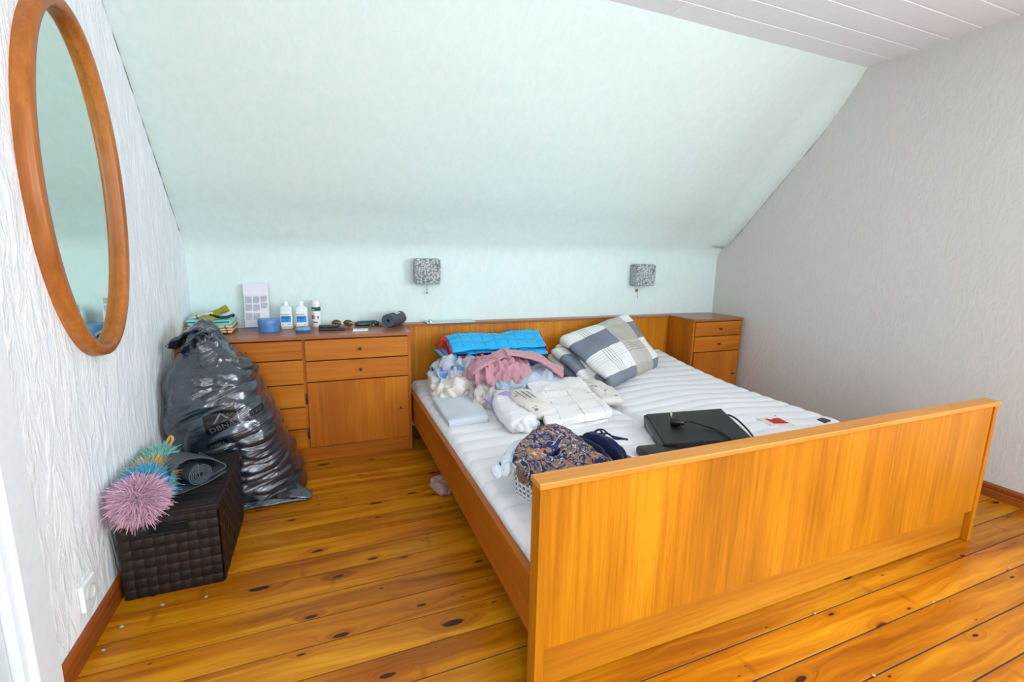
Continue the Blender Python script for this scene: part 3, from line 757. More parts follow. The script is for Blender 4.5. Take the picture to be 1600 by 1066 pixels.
# white sheets folded in a stack, terry roll and printed cloth
wsx = thing('white_folded_sheet', 'white folded sheet with thin grey lines in the middle of the bed', 'bed sheet', (0, 0, 0))
folded('sheet_fold', [(.985, 1.50, .447), (.600, 1.46, .452), (.455, .875, .424), (.835, .915, .420)][1:]+[(.985, 1.50, .447)], 2, .015, .006, M_LINED, wsx, 'B', .006, 8, .006, 21, 46, .010)
folded('sheet_fold', [(.62, 1.42, .408), (.47, .885, .385), (.83, .935, .385), (.97, 1.46, .405)], 2, .013, .004, M_LINED, wsx, 'B', .005, 8, .004, 24, 46, .010)
tr = thing('towel_roll', 'plump white terry towel folded lengthwise left of the white lined sheet', 'towel', (0, 0, 0))
M_TERRY = fabric('white_terry', '#E4E4E6', .95, .02, .5)
strip('towel_roll_body', [(.44, 1.40, .400), (.40, 1.28, .405), (.375, 1.14, .402), (.372, 1.02, .398), (.380, .955, .394)], [(.13, .02, .0), (.17, .04, .0)], .078, M_TERRY, tr, .006, 4, 18)
crumple('towel_end', (.392, .955, .392), (.062, .035, .034), M_TERRY, tr, .2, .022, 18, 6, ZM+.002, 5)
M_FLORA = spots('cream_floral_print', '#DAD6CF', ['#A49A90', '#C6A8A4', '#6E7C74', '#B8AEA4', '#86807A'], 26, .42, 3.0)
fw_ = thing('floral_pillowcase', 'cream printed pillowcase folded between the towel roll and white lined sheet', 'pillowcase', (0, 0, 0))
strip('pillowcase_fold', [(.50, 1.30, .438), (.47, 1.18, .448), (.478, 1.07, .440), (.515, .985, .418)], [(.13, -.01, 0), (.12, .05, 0)], .042, M_FLORA, fw_, .006, 14, 16)
for k in range(3): tube('printed_stripe', smooth_path([(.445+.028*k, 1.23-.004*k, .4735-.001*k), (.440+.028*k, 1.16, .478), (.446+.026*k, 1.09, .474)], 5), .0022, fabric('stripe_%d' % k, ['#B07E80', '#4E6A60', '#8A7F78'][k]), fw_, 5)
fe = thing('floral_sheet', 'cream floral sheet folded under the right edge of the white lined sheet', 'bed sheet', (0, 0, 0))
strip('sheet_fold', [(1.00, 1.46, .410), (1.02, 1.34, .412), (1.00, 1.22, .405), (.965, 1.12, .395)], (.15, -.02, .0), .040, M_FLORA, fe, .007, 18, 14)

# white plastic basket of clothes
wbk = thing('plastic_basket', 'white perforated plastic basket behind the footboard full of clothes', 'basket', (.325, .372, ZM), (0, 0, .28))
M_WPL = plain('white_plastic', '#E2E4E6', .4, .5, .01)
def lattice(bm, p0, p1, z0, z1, cols, rows, th, lean):
    """perforated basket side between p0 and p1"""
    a = Vector((*p0, 0)); b = Vector((*p1, 0)); d = (b-a); L = d.length; d.normalize(); nrm = Vector((d.y, -d.x, 0))
    def bar(s0, s1, h0, h1):
        vs = []
        for s, h in ((s0, h0), (s1, h0), (s1, h1), (s0, h1)):
            c = a+d*s; k = (h-z0)/(z1-z0)*lean; vs.append((c+nrm*k, h))
        A = [bm.verts.new((c.x, c.y, h)) for c, h in vs]; B = [bm.verts.new((c.x-nrm.x*th, c.y-nrm.y*th, h)) for c, h in vs]
        bm.faces.new(A); bm.faces.new(B[::-1])
        for i in range(4): bm.faces.new((A[i], B[i], B[(i+1) % 4], A[(i+1) % 4]))
    cw = L/cols; rh = (z1-z0)/rows
    for i in range(cols+1): s = min(max(i*cw, .0035), L-.0035); bar(s-.0035, s+.0035, z0, z1)
    for j in range(rows+1):
        h = z0+j*rh; w = .004 if 0 < j < rows else .009; bar(0, L, max(z0, h-w), min(z1, h+w))
hx, hy, hz = .182, .118, .115
for p0, p1, n in (((-hx, -hy), (hx, -hy), 18), ((hx, -hy), (hx, hy), 11), ((hx, hy), (-hx, hy), 18), ((-hx, hy), (-hx, -hy), 11)):
    bm = bmesh.new(); lattice(bm, p0, p1, .004, hz, n, 6, .003, .012); from_bm('basket_side', bm, M_WPL, wbk)
box('basket_floor', -hx, hx, -hy, hy, .001, .006, M_WPL, wbk, .001)
rim = [(hx+.012, -hy), (hx+.012, hy), (hx, hy+.012), (-hx, hy+.012), (-hx-.012, hy), (-hx-.012, -hy), (-hx, -hy-.012), (hx, -hy-.012)]
tube('basket_rim', [(x, y, hz) for x, y in rim], .006, M_WPL, wbk, 8, True)
# clothes in it
sc = thing('paisley_scarf', 'paisley scarf in navy and brown heaped in the white basket', 'scarf', (0, 0, 0))
crumple('scarf_body', (.275, .385, .462), (.15, .125, .055), M_PAIS, sc, .25, .055, 8, 22, .405, 6, (.8, 1.3, 1), 2.2, 2, .4)
strip('scarf_fold', [(.115, .36, .474), (.16, .41, .505), (.24, .46, .530), (.33, .50, .530), (.39, .49, .505)], [(.03, -.12, -.02), (.05, -.13, -.03)], .016, M_PAIS, sc, .008, 31)
strip('scarf_fold', [(.12, .30, .458), (.18, .31, .486), (.27, .32, .498), (.37, .34, .478)], [(.03, -.11, -.03), (.02, -.10, -.02)], .016, M_PAIS, sc, .008, 37)
strip('scarf_fold', [(.30, .44, .520), (.36, .40, .512), (.41, .37, .490), (.43, .33, .468)], [(.10, .05, .0), (.06, .06, -.01)], .014, M_PAIS, sc, .008, 39)
nb_ = thing('navy_pouch', 'dark navy cloth pouch with drawstrings beside the paisley scarf in basket', 'bag', (0, 0, 0))
M_NAVY = fabric('navy_satin', '#101A40', .6)
crumple('pouch_body', (.455, .44, .458), (.085, .11, .055), M_NAVY, nb_, .3, .040, 11, 26, .40, 6, (1.6, .7, 1))
for k, pts in enumerate([[(.46, .50, .510), (.50, .50, .522), (.53, .48, .500), (.565, .46, .492), (.59, .455, .485)], [(.47, .49, .510), (.51, .47, .514), (.54, .47, .490), (.575, .47, .484), (.60, .47, .480)], [(.44, .48, .510), (.45, .47, .530), (.47, .47, .535), (.49, .46, .510)]]):
    tube('drawstring', smooth_path(pts, 6), .0035, M_NAVY, nb_, 6)
tag(crumple('printed_pouch', (.465, .325, .450), (.045, .045, .03), M_PAIS, None, .2, .02, 14, 28, None, 5), 'small round paisley pouch at the right end of white basket', 'pouch')
M_STRIPW = spots('white_blue_print', '#D3DBE6', ['#3A5A9A', '#C04A50', '#22304E', '#AEBBCB'], 15, .34, 5.0)
stc = thing('striped_blouse', 'pale blue printed blouse hanging over the left edge of the basket', 'garment', (0, 0, 0))
strip('blouse_fold', [(.085, .44, .452), (.105, .485, .474), (.15, .52, .496), (.22, .545, .506), (.30, .55, .496)], [(-.05, .0, -.02), (-.02, .06, -.03)], .010, M_STRIPW, stc, .007, 41)
crumple('blouse_sleeve', (.092, .452, .455), (.052, .040, .020), M_STRIPW, stc, .3, .018, 14, 19, None, 5, (1, 1, 1), 2.2, 2, .5, tilt=(.35, 0))

# black set-top recorder with cable
vc = thing('video_recorder', 'flat black video recorder box lying tilted on the mattress', 'recorder', (.972, .834, .421), (.05, -.115, -.428))
M_BLK = plain('black_metal', '#17191C', .45, .45, .05, .15, 300); M_BLKP = plain('black_plastic', '#0E0F11', .4, .5, .03)
bm = bmesh.new(); add_box(bm, 0, .36, -.335, 0, -.070, 0, .004, 2); from_bm('case', bm, M_BLK, vc)
box('front_panel', -.012, .001, -.332, -.003, -.068, -.004, plain('dark_grey_plastic', '#23262B', .35), vc, .003)
box('display_window', -.0135, -.0115, -.20, -.06, -.048, -.018, plain('display_black', '#05060A', .1, .6), vc, .001)
for k in range(4): box('button', -.015, -.0115, -.30+.022*k, -.284+.022*k, -.045, -.036, M_BLKP, vc, .001)
cb = thing('power_cable', 'black power cable with plug looped over the video recorder', 'cable', (0, 0, 0))
def onvcr(x, y, z): return Matrix.LocRotScale(Vector((.972, .834, .421)), None, None) @ (Matrix.Rotation(-.428, 4, 'Z') @ Matrix.Rotation(-.115, 4, 'Y') @ Matrix.Rotation(.05, 4, 'X')) @ Vector((x, y, z))
tube('cord', [onvcr(*p) for p in smooth_path([(.125, -.175, .020), (.16, -.185, .024), (.21, -.215, .012), (.25, -.26, .006), (.27, -.34, .004), (.30, -.40, -.04), (.38, -.36, -.066), (.42, -.20, -.058), (.405, -.09, -.03), (.372, -.06, -.012), (.358, -.055, -.03)], 8)], .0042, M_BLKP, cb, 8)
pv, pf = tube_v([onvcr(*p) for p in ((.13, -.18, .018), (.105, -.168, .018), (.085, -.158, .018), (.078, -.154, .018))], [.009, .017, .020, .017], 14); from_py('plug', pv, pf, M_BLKP, cb, True)
for s in (-.008, .008): tube('plug_pin', [onvcr(.085+s*.5, -.150+s, .030), onvcr(.082+s*.5, -.142+s, .062)], .0024, plain('pin_metal', '#C8BEB0', .3, .5, .02, Metallic=.9), cb, 8)

# small rounded black case by the recorder
mc = thing('black_case', 'small rounded black case between the basket and video recorder', 'case', (.80, .515, ZM+.004), (0, 0, -.15))
bm = bmesh.new(); add_box(bm, -.085, .085, -.055, .055, 0, .040, .017, 4); o = from_bm('case_shell', bm, M_BLKP, mc, True)
tube('zip', [(.082*c_, .052*s_, .02) for c_, s_ in [(math.copysign(abs(math.cos(a))**.5, math.cos(a)), math.copysign(abs(math.sin(a))**.5, math.sin(a))) for a in [2*PI*k/40 for k in range(40)]]], .0032, M_BLK, mc, 6, True)
# cards/boxes right of the recorder
rb = thing('red_booklet_box', 'flat cream box with a red panel lying right of the video recorder', 'box', (1.60, .615, ZM+.012), (0, 0, -.22))
box('box_body', -.075, .055, -.055, .055, 0, .022, plain('cream_card', '#DDD6CA', .6), rb, .002)
box('red_panel', -.040, .040, -.034, .034, .0222, .0232, plain('red_print', '#C01828', .5), rb, 0)
box('box_edge', -.076, .056, -.056, -.054, .001, .008, plain('red_edge', '#A83A2A', .6), rb, 0)
pc = thing('dark_wallet', 'dark teal wallet under the cream and red box', 'wallet', (1.66, .590, ZM-.003), (0, 0, .15)); box('wallet_body', -.07, .075, -.055, .06, 0, .013, plain('teal_leather', '#35505A', .6), pc, .004); box('wallet_strap', .03, .045, -.056, .061, .0125, .0145, M_BLKP, pc, .001)
bc = thing('brown_case', 'small brown case peeking over the footboard right of the red box', 'case', (1.92, .60, ZM-.018), (0, 0, .2)); box('case_body', -.035, .035, -.025, .025, 0, .026, plain('brown_leather', '#5A4240', .6), bc, .008, 3); box('case_flap', -.0355, .0355, -.0255, .018, .016, .028, plain('brown_leather_dark', '#463434', .6), bc, .006, 3)
tf = thing('white_tag', 'small white paper tag on top of the cream and red box', 'tag', (1.615, .655, ZM+.0345), (0, 0, .3)); box('tag_paper', -.03, .03, -.008, .008, 0, .0015, plain('tag_white', '#E8E8E8'), tf, 0); tube('tag_string', [(.03, 0, .001), (.04, .004, .004), (.052, .001, .001)], .0012, M_BLKP, tf, 5)

# ================================================================== THINGS ON THE CHEST
# leaning instruction box
bx = thing('printed_box', 'tall white carton with grey text blocks leaning against the wall', 'box', (-.827, 2.092, H), (-.12, 0, -.10))
M_CARD = plain('white_card', '#E2E3EA', .6, .3, .01); M_TXT = plain('grey_print', '#AEB2BA', .7)
box('carton', -.062, .064, 0, .038, 0, .262, M_CARD, bx, .0015)
box('blue_strip', -.0615, .0635, -.0008, .0002, .002, .012, plain('blue_print', '#3E6CB4', .5), bx, 0)
box('carton_flap', -.064, .064, -.003, -.0002, .195, .262, M_CARD, bx, .0006)
for i, rows in enumerate(((.150, .105, .055), (.150, .105, .055), (.158, .120))):
    for z in rows:
        bm = bmesh.new(); w0 = -.056+.040*i; hgt = .038 if i < 2 else .033
        for k in range(8): add_box(bm, w0, w0+.034-(.010*random.random() if k == 7 else 0), -.0009, -.0001, z+hgt*(1-(k+.9)/8), z+hgt*(1-(k+.05)/8))
        from_bm('text_block', bm, M_TXT, bx)
# round blue tin
tn = thing('round_tin', 'round blue tin with lid in front of the leaning white carton', 'tin', (-.757, 1.995, H))
M_TIN = plain('blue_tin', '#4C80B8', .38, .5, .03)
lathe('tin_body', [(.052, 0), (.054, .002), (.054, .046), (.053, .047)], M_TIN, tn, 40)
lathe('tin_lid', [(.0555, .046), (.0555, .066), (.053, .070), (.045, .0712), (0, .0712)], plain('blue_tin_lid', '#5486BA', .4, .5, .03), tn, 40)
# soap dish / puck
sd = thing('soap_dish', 'small grey and blue lidded soap dish in front of the bottles', 'soap dish', (-.578, 1.925, H))
def rrect(w, d, h0, h1, r, n=8, inset=0):
    pts = []
    for cx, cy, a0 in ((w-r, d-r, 0), (-w+r, d-r, PI/2), (-w+r, -d+r, PI), (w-r, -d+r, 1.5*PI)):
        for k in range(n): a = a0+PI/2*k/(n-1); pts.append((cx+r*math.cos(a), cy+r*math.sin(a)))
    return pts
def loft(name, secs, mat, parent, smooth=True, ang=40):
    """secs: list of (w, d, r, z) rounded rectangles"""
    v = []; f = []; m = 32
    for w, d, r, z in secs: v += [(x, y, z) for x, y in rrect(w, d, 0, 0, r)]
    for j in range(len(secs)-1):
        for k in range(m): f.append((j*m+k, j*m+(k+1) % m, (j+1)*m+(k+1) % m, (j+1)*m+k))
    f += [tuple(range(m))[::-1], tuple((len(secs)-1)*m+k for k in range(m))]
    o = from_py(name, v, f, mat, parent, smooth); o.data.set_sharp_from_angle(angle=math.radians(ang)); return o
loft('dish_base', [(.036, .027, .018, 0), (.040, .031, .02, .006), (.040, .031, .02, .014)], plain('soap_blue', '#3A6A9A', .4), sd)
loft('dish_lid', [(.041, .032, .02, .0135), (.041, .032, .02, .020), (.036, .028, .018, .029), (.020, .014, .01, .032)], plain('soap_grey', '#7C909E', .4), sd)
# two white bottles
M_BOT = NT('milky_bottle').out(lin('#DCE6E6'), .3, None, .5, Subsurface_Weight=.15, Subsurface_Radius=(.02, .02, .02))
M_LAB = plain('label_white', '#EEF0F4', .5, .3, .01); M_LBL = plain('label_blue', '#3C9AD8', .5); M_LDK = plain('label_dark_blue', '#1C5C9C', .5); M_LRED = plain('label_red', '#C8505C', .5)
def bottle(label, loc, rz, redbar):
    t = thing('pump_bottle', label, 'bottle', loc, (0, 0, rz), 'white bottles with blue labels')
    loft('bottle_body', [(.031, .019, .012, 0), (.034, .022, .014, .004), (.034, .022, .014, .118), (.031, .020, .014, .128), (.014, .012, .011, .136), (.012, .012, .0115, .140)], M_BOT, t)
    lathe('bottle_cap', [(.0125, .138), (.0125, .160), (.011, .163), (0, .163)], plain('cap_white', '#F2F4F4', .35), t, 20)
    lb = box('label', -.027, .027, -.0232, -.0215, .016, .102, M_LAB, t, 0)
    box('label_panel', -.026, .026, -.0238, -.0230, .040, .078, M_LBL, lb, 0)
    bm = bmesh.new()
    for k, (w, z, h) in enumerate(((.024, .0745, .004), (.021, .064, .005), (.022, .058, .004), (.018, .048, .003))): add_box(bm, -.024, -.024+w*2, -.0243, -.0236, z, z+h)
    from_bm('label_text', bm, M_LDK, lb)
    box('label_text', -.024, .018, -.0238, -.0230, .0845, .0895, plain('label_grey_text', '#8896A4'), lb, 0)
    lathe('label_logo', [(.003, -.0238), (.003, -.0230), (0, -.0230)], M_LDK, lb, 12, 'y', (-.0235, 0, .088))
    if redbar: box('label_text', 0, .026, -.0246, -.0238, .0745, .0785, M_LRED, lb, 0)
    for x, w in ((-.022, .006), (.012, .010)): box('label_text', x, x+w, -.0238, -.0230, .026, .030, M_LRED if not redbar else _mc['label_grey_text'], lb, 0)
    return t
bottle('white bottle with blue label, left of the pair beside the blue tin', (-.668, 2.070, H), -.12, False)
bottle('white bottle with blue and red label standing behind the soap dish', (-.586, 2.050, H), -.05, True)
# spray can
cn = thing('spray_can', 'white spray can with a dark green band and red spot right of the bottles', 'can', (-.508, 2.105, H), (0, 0, -.2))
lathe('can_body', [(.023, 0), (.025, .003), (.025, .122), (.023, .126)], M_LAB, cn, 32)
lathe('can_cap', [(.0235, .124), (.0235, .156), (.021, .162), (0, .1625)], plain('can_cap_white', '#E6E2E8', .35), cn, 32)
lathe('can_band', [(.0254, .098), (.0256, .098), (.0256, .122), (.0254, .122)], plain('green_band', '#0C5A48', .4), cn, 32)
def curved(name, r, a0, a1, z0, z1, mat, parent, n=10):
    v = []; 
    for k in range(n+1):
        a = a0+(a1-a0)*k/n
        for z in (z0, z1): v.append((r*math.sin(a), -r*math.cos(a), z))
    return from_py(name, v, [(2*k, 2*k+2, 2*k+3, 2*k+1) for k in range(n)], mat, parent, True)
curved('can_text', .0258, -.9, -.1, .103, .110, plain('band_text', '#B8D8CC'), cn)
v = [(.0257*math.sin(-.65), -.0257*math.cos(-.65), .062)]+[(.0257*math.sin(-.65+.55*math.cos(a)), -.0257*math.cos(-.65+.55*math.cos(a)), .062+.0125*math.sin(a)) for a in [2*PI*k/20 for k in range(20)]]
from_py('red_emblem', v, [(0, 1+k, 1+(k+1) % 20) for k in range(20)], plain('tomato_red', '#C8202C', .4), cn)
curved('can_text', .0257, -.6, .5, .026, .034, plain('can_red_text', '#A83850'), cn); curved('leaf_emblem', .0257, .45, .75, .052, .068, _mc['green_band'], cn); curved('leaf_emblem', .0257, -.85, -.1, .082, .086, _mc['grey_print'], cn)
# black case, sunglasses, spectacle case, keys, card
bk = thing('black_box_case', 'flat black case lying at the front of the chest top', 'case', (-.425, 1.945, H), (0, 0, -.06))
box('case_base', -.072, .070, -.026, .026, 0, .018, M_BLKP, bk, .004, 3); box('case_lid', -.070, .040, -.025, .025, .0175, .030, M_BLK, bk, .004, 3); box('case_clasp', -.044, -.030, -.030, -.025, .006, .026, M_BLKP, bk, .001)
sg = thing('sunglasses', 'pair of brown tinted sunglasses lying behind the black case', 'glasses', (-.362, 2.055, H), (0, 0, -.25))
M_TINT = plain('brown_tint', '#5A4634', .15, .6, .05); M_GOLD = plain('thin_metal', '#8A7A60', .3, .5, .02, Metallic=.8)
for s in (-1, 1):
    v = [(s*.034, -.001, .022)]+[(s*.034+.027*math.cos(a), -.001-.004*abs(math.cos(a)), .023+.021*math.sin(a)) for a in [2*PI*k/24 for k in range(24)]]
    o = from_py('lens', v, [(0, 1+k, 1+(k+1) % 24) for k in range(24)], M_TINT, sg, True); md = o.modifiers.new('s', 'SOLIDIFY'); md.thickness = .0018
    tube('lens_rim', v[1:], .0014, M_GOLD, sg, 6, True)
    tube('temple', smooth_path([(s*.062, 0, .03), (s*.064, .03, .028), (s*.06, .075, .018), (s*.055, .095, .003)], 5), .0016, M_GOLD, sg, 6)
tube('bridge', smooth_path([(-.009, -.002, .028), (0, -.003, .032), (.009, -.002, .028)], 4), .0014, M_GOLD, sg, 6)
gcs = thing('spectacle_case', 'long dark green spectacle case behind the white card', 'case', (-.215, 2.090, H), (0, 0, .12))
loft('case_shell', [(.068, .020, .019, 0), (.076, .026, .024, .008), (.074, .025, .023, .020), (.055, .014, .013, .028)], plain('dark_green_leather', '#123E3C', .4), gcs); tube('case_seam', [(x*.0765, y*.0265, .0125) for x, y in [(math.copysign(abs(math.cos(a))**.6, math.cos(a)), math.copysign(abs(math.sin(a))**.6, math.sin(a))) for a in [2*PI*k/36 for k in range(36)]]], .0012, plain('seam_gold', '#6A8A80'), gcs, 5, True)
ky = thing('key_bunch', 'small bunch of keys with a beaded fob left of the dark foam roll', 'keys', (-.165, 2.020, H))
for k in range(7): 
    v, f = lathe_v([(.0, -.006), (.005, -.004), (.0068, 0), (.005, .004), (.0, .006)], 10); a = .5*k
    from_py('bead', [(x+.030*math.cos(a)-.005, y+.022*math.sin(a), z+.008+.012*(k % 2)) for x, y, z in v], f, plain('bead_%d' % (k % 3), ['#6A6450', '#8A8A7C', '#3A3A38'][k % 3], .4), ky, True)
tube('key_ring', [(.012*math.cos(a)+.03, .012*math.sin(a)+.01, .006+.004*math.sin(a)) for a in [2*PI*k/20 for k in range(20)]], .0013, M_GOLD, ky, 6, True)
for k in range(2): box('key', .036, .072, .004-.012*k, .013-.012*k, .002+.003*k, .0042+.003*k, plain('key_steel', '#A8A8A4', .35, .5, .02, Metallic=.8), ky, .0005)
cd_ = thing('white_card', 'white printed card lying flat near the front edge of chest top', 'card', (-.270, 1.895, H), (0, 0, -.10))
box('card_body', -.042, .042, -.030, .034, 0, .006, M_LAB, cd_, .001)
bm = bmesh.new()
for k in range(5): add_box(bm, -.030+.012*random.random(), .020+.012*random.random(), -.020+.010*k, -.017+.010*k, .0059, .0066)
from_bm('card_text', bm, M_TXT, cd_)
# dark foam roll
M_FOAM = plain('slate_foam', '#4C545E', .6, .3, .05, .1, 200); M_FOAMD = plain('foam_dark', '#14171C', .8)
def spiral_roll(name, r0, r1, turns, th, length, mat, parent):
    n = 150; v = []; f = []
    path = [((r0+(r1-r0)*k/n)*math.cos(turns*2*PI*k/n), (r0+(r1-r0)*k/n)*math.sin(turns*2*PI*k/n)) for k in range(n+1)]
    for y in (0, .004, length-.004, length):
        for k in range(n+1):
            a = turns*2*PI*k/n; x, z = path[k]; kk = .9 if y in (0, length) else 1
            v.append((x+math.cos(a)*th/2*kk, y, z+math.sin(a)*th/2*kk)); v.append((x-math.cos(a)*th/2*kk, y, z-math.sin(a)*th/2*kk))
    m = 2*(n+1)
    for j in range(3):
        for k in range(n):
            a = j*m+2*k; b = (j+1)*m+2*k
            f.append((a, a+2, b+2, b)); f.append((a+1, b+1, b+3, a+3))
        f.append((j*m, j*m+1, (j+1)*m+1, (j+1)*m)); e = 2*n; f.append((j*m+e, (j+1)*m+e, (j+1)*m+e+1, j*m+e+1))
    for k in range(n): f.append((2*k, 2*k+1, 2*k+3, 2*k+2)); b = 3*m+2*k; f.append((b, b+2, b+3, b+1))
    o = from_py(name, v, f, mat, parent, True); o.data.set_sharp_from_angle(angle=math.radians(45)); return o
fr_ = thing('foam_roll', 'short roll of dark slate foam with a paper label at the right end of chest', 'roll', (-.105, 1.955, H+.0445), (0, 0, -.56))
spiral_roll('rolled_sheet', .010, .040, 5, .0062, .19, M_FOAM, fr_)
def cyl_patch(name, r, a0, a1, y0, y1, mat, parent):
    v = []
    for k in range(9):
        a = a0+(a1-a0)*k/8
        for y in (y0, y1): v.append((r*math.cos(a), y, r*math.sin(a)))
    return from_py(name, v, [(2*k, 2*k+2, 2*k+3, 2*k+1) for k in range(8)], mat, parent, True)
lp = cyl_patch('paper_label', .0438, .9, 1.9, .06, .125, M_LAB, fr_)
for a0, a1, y0, y1, c in ((1.0, 1.3, .070, .095, '#B89A5A'), (1.0, 1.25, .1, .12, '#C07A30'), (1.4, 1.8, .068, .115, '#C9CCD0')): cyl_patch('label_print', .0440, a0, a1, y0, y1, plain('print'+c, c), lp)
# glass shelf left on the headboard
gs = thing('glass_shelf', 'loose rectangular glass shelf with chrome clip lying on headboard ledge', 'shelf', (.155, 2.045, H+.001), (0, 0, .02))
M_TEAL = NT('greenish_glass').out((.72, .93, .90, 1), .05, None, .5, Transmission_Weight=.55, IOR=1.45)
box('glass_plate', 0, .33, 0, .105, 0, .008, M_TEAL, gs, .001)
M_CHR = plain('chrome', '#C8CCD0', .15, .5, .02, Metallic=1.0)
for y in (.030, .062): lathe('chrome_clip', [(.011, .008), (.011, .016), (.007, .022), (0, .0225)], M_CHR, gs, 16, 'z', (.030, y, 0))
# folded towels and a pouch in the left corner
M_TURQ = spots('turquoise_print', '#86D2CC', ['#5ABFC6', '#A6E0D2', '#B8D8A8'], 16, .5, 2.0)
tt = NT('tan_striped_terry'); u_, v_ = uvs(tt); M_TANS = tt.out(tt.mix(band(tt, u_, .035, 0, 0, .22), lin('#E2CFA6'), lin('#A8763E')), .95, tt.bump(tt.noise(tt.coord(), 300, 2), .3, .002), .1)
tag(folded('striped_towel', [(-1.148, 1.93, .766), (-.925, 1.935, .768), (-.930, 2.14, .768), (-1.148, 2.14, .766)], 3, .011, .003, M_TANS, None, 'B', .003, 9, .002, 51, 26, .008), 'cream folded towel with tan stripes at the bottom of the corner stack on chest', 'towel')
tag(folded('turquoise_towel', [(-1.142, 1.95, .800), (-.935, 1.945, .797), (-.935, 2.13, .797), (-1.142, 2.13, .800)], 2, .012, .004, M_TURQ, None, 'B', .004, 9, .003, 54, 26, .008), 'turquoise printed towel on top of the cream striped towel', 'towel')
op = thing('olive_pouch', 'olive green cloth pouch with black strap on the turquoise towel', 'pouch', (0, 0, 0))
M_OLIV = fabric('olive_cotton', '#98902A')
strip('pouch_flap', [(-1.055, 1.915, .735), (-1.050, 1.930, .790), (-1.035, 1.97, .818), (-1.015, 2.02, .830)], (.075, .0, .0), .016, M_OLIV, op, .005, 61)
tube('pouch_neck', smooth_path([(-1.10, 1.99, .812), (-1.03, 2.0, .826), (-.985, 2.01, .842), (-.955, 2.02, .856)], 5), [.012]*5+[.016]*6+[.020]*5, M_OLIV, op, 12)
tube('black_strap', smooth_path([(-1.03, 1.965, .826), (-.99, 1.955, .815), (-.955, 1.96, .812), (-.925, 1.975, .822), (-.93, 2.0, .812)], 6), .0075, M_BLKP, op, 8)
tube('paper_tube', [(-1.13, 1.99, .806), (-1.02, 1.985, .832)], .009, plain('paper_white', '#DADCDA'), op, 10)

# ================================================================== WALL LAMPS
tg_ = NT('pressed_glass'); vg = tg_.n('ShaderNodeTexVoronoi', i_Vector=tg_.coord(), i_Scale=90.0)
M_PG = tg_.out(tg_.ramp(vg.outputs['Distance'], [(.0, lin('#DCE2E2')), (.45, lin('#AEB6B6')), (.8, lin('#6E7878'))]), .25, tg_.bump(vg.outputs['Distance'], .5, .004), .6)
def sconce(label, x, z, w, h, pull):
    t = thing('wall_lamp', label, 'wall lamp', (x, D-.006, z), (0, 0, 0), 'pressed glass bedside wall lamps')
    box('backplate', -w/2-.002, w/2+.002, -.014, .003, -h/2, h/2, plain('lamp_steel', '#9AA0A0', .35, .5, .02, Metallic=.6), t, .003)
    n = 13; dpt = .088; bm = bmesh.new(); rng = random.Random(int(x*100))
    def face(o, du, dv, nr, nu, nv):
        o, du, dv, nr = map(Vector, (o, du, dv, nr))
        g = [[bm.verts.new(o+du*(i/nu)+dv*(j/nv)) for j in range(nv+1)] for i in range(nu+1)]
        for i in range(nu):
            for j in range(nv):
                c = bm.verts.new(o+du*((i+.5+rng.uniform(-.2, .2))/nu)+dv*((j+.5+rng.uniform(-.2, .2))/nv)+nr*rng.uniform(.002, .008))
                q = [g[i][j], g[i+1][j], g[i+1][j+1], g[i][j+1]]
                for k in range(4): bm.faces.new((q[k], q[(k+1) % 4], c))
    W2, H2 = w/2, h/2
    face((-W2, -dpt, -H2), (w, 0, 0), (0, 0, h), (0, -1, 0), n, n)
    face((-W2, -.012, -H2), (0, -dpt+.012, 0), (0, 0, h), (-1, 0, 0), 7, n); face((W2, -dpt, -H2), (0, dpt-.012, 0), (0, 0, h), (1, 0, 0), 7, n)
    face((-W2, -.012, -H2), (w, 0, 0), (0, -dpt+.012, 0), (0, 0, -1), n, 7); face((-W2, -dpt, H2), (w, 0, 0), (0, dpt-.012, 0), (0, 0, 1), n, 7)
    bmesh.ops.remove_doubles(bm, verts=bm.verts[:], dist=.0002); from_bm('glass_shade', bm, M_PG, t)
    if pull:
        tube('pull_cord', [(.004, -.02, -h/2+.01), (.004, -.021, -h/2-.060)], .0022, plain('cord_beige', '#C6B8A8'), t, 6)
        lathe('pull_knob', [(0, -.007), (.005, -.005), (.0065, 0), (.005, .005), (0, .007)], plain('knob_brass', '#9A8470', .4), t, 12, 'z', (.004, -.021, -h/2-.066))
    else:
        tube('broken_cord', smooth_path([(-.012, -.012, -h/2-.03), (-.009, -.006, -h/2-.055), (-.004, -.004, -h/2-.08), (-.003, -.003, -h/2-.11)], 4), .0012, plain('cord_dark', '#7A7A6A'), t, 5)
        lathe('cable_outlet', [(.012, .0035), (.011, -.001), (.0045, -.003), (0, -.003)], plain('outlet_rust', '#9A7A50', .8), t, 16, 'y', (-.016, 0, -h/2-.045)); lathe('cable_stub', [(.004, -.003), (.003, -.012), (0, -.012)], plain('stub_dark', '#3A3028'), t, 10, 'y', (-.016, 0, -h/2-.045))
sconce('square pressed glass wall lamp with beige pull cord above the left half of bed', .172, 1.060, .158, .155, True)
sconce('square pressed glass wall lamp with a broken cord near the right corner', 1.884, 1.042, .170, .158, False)

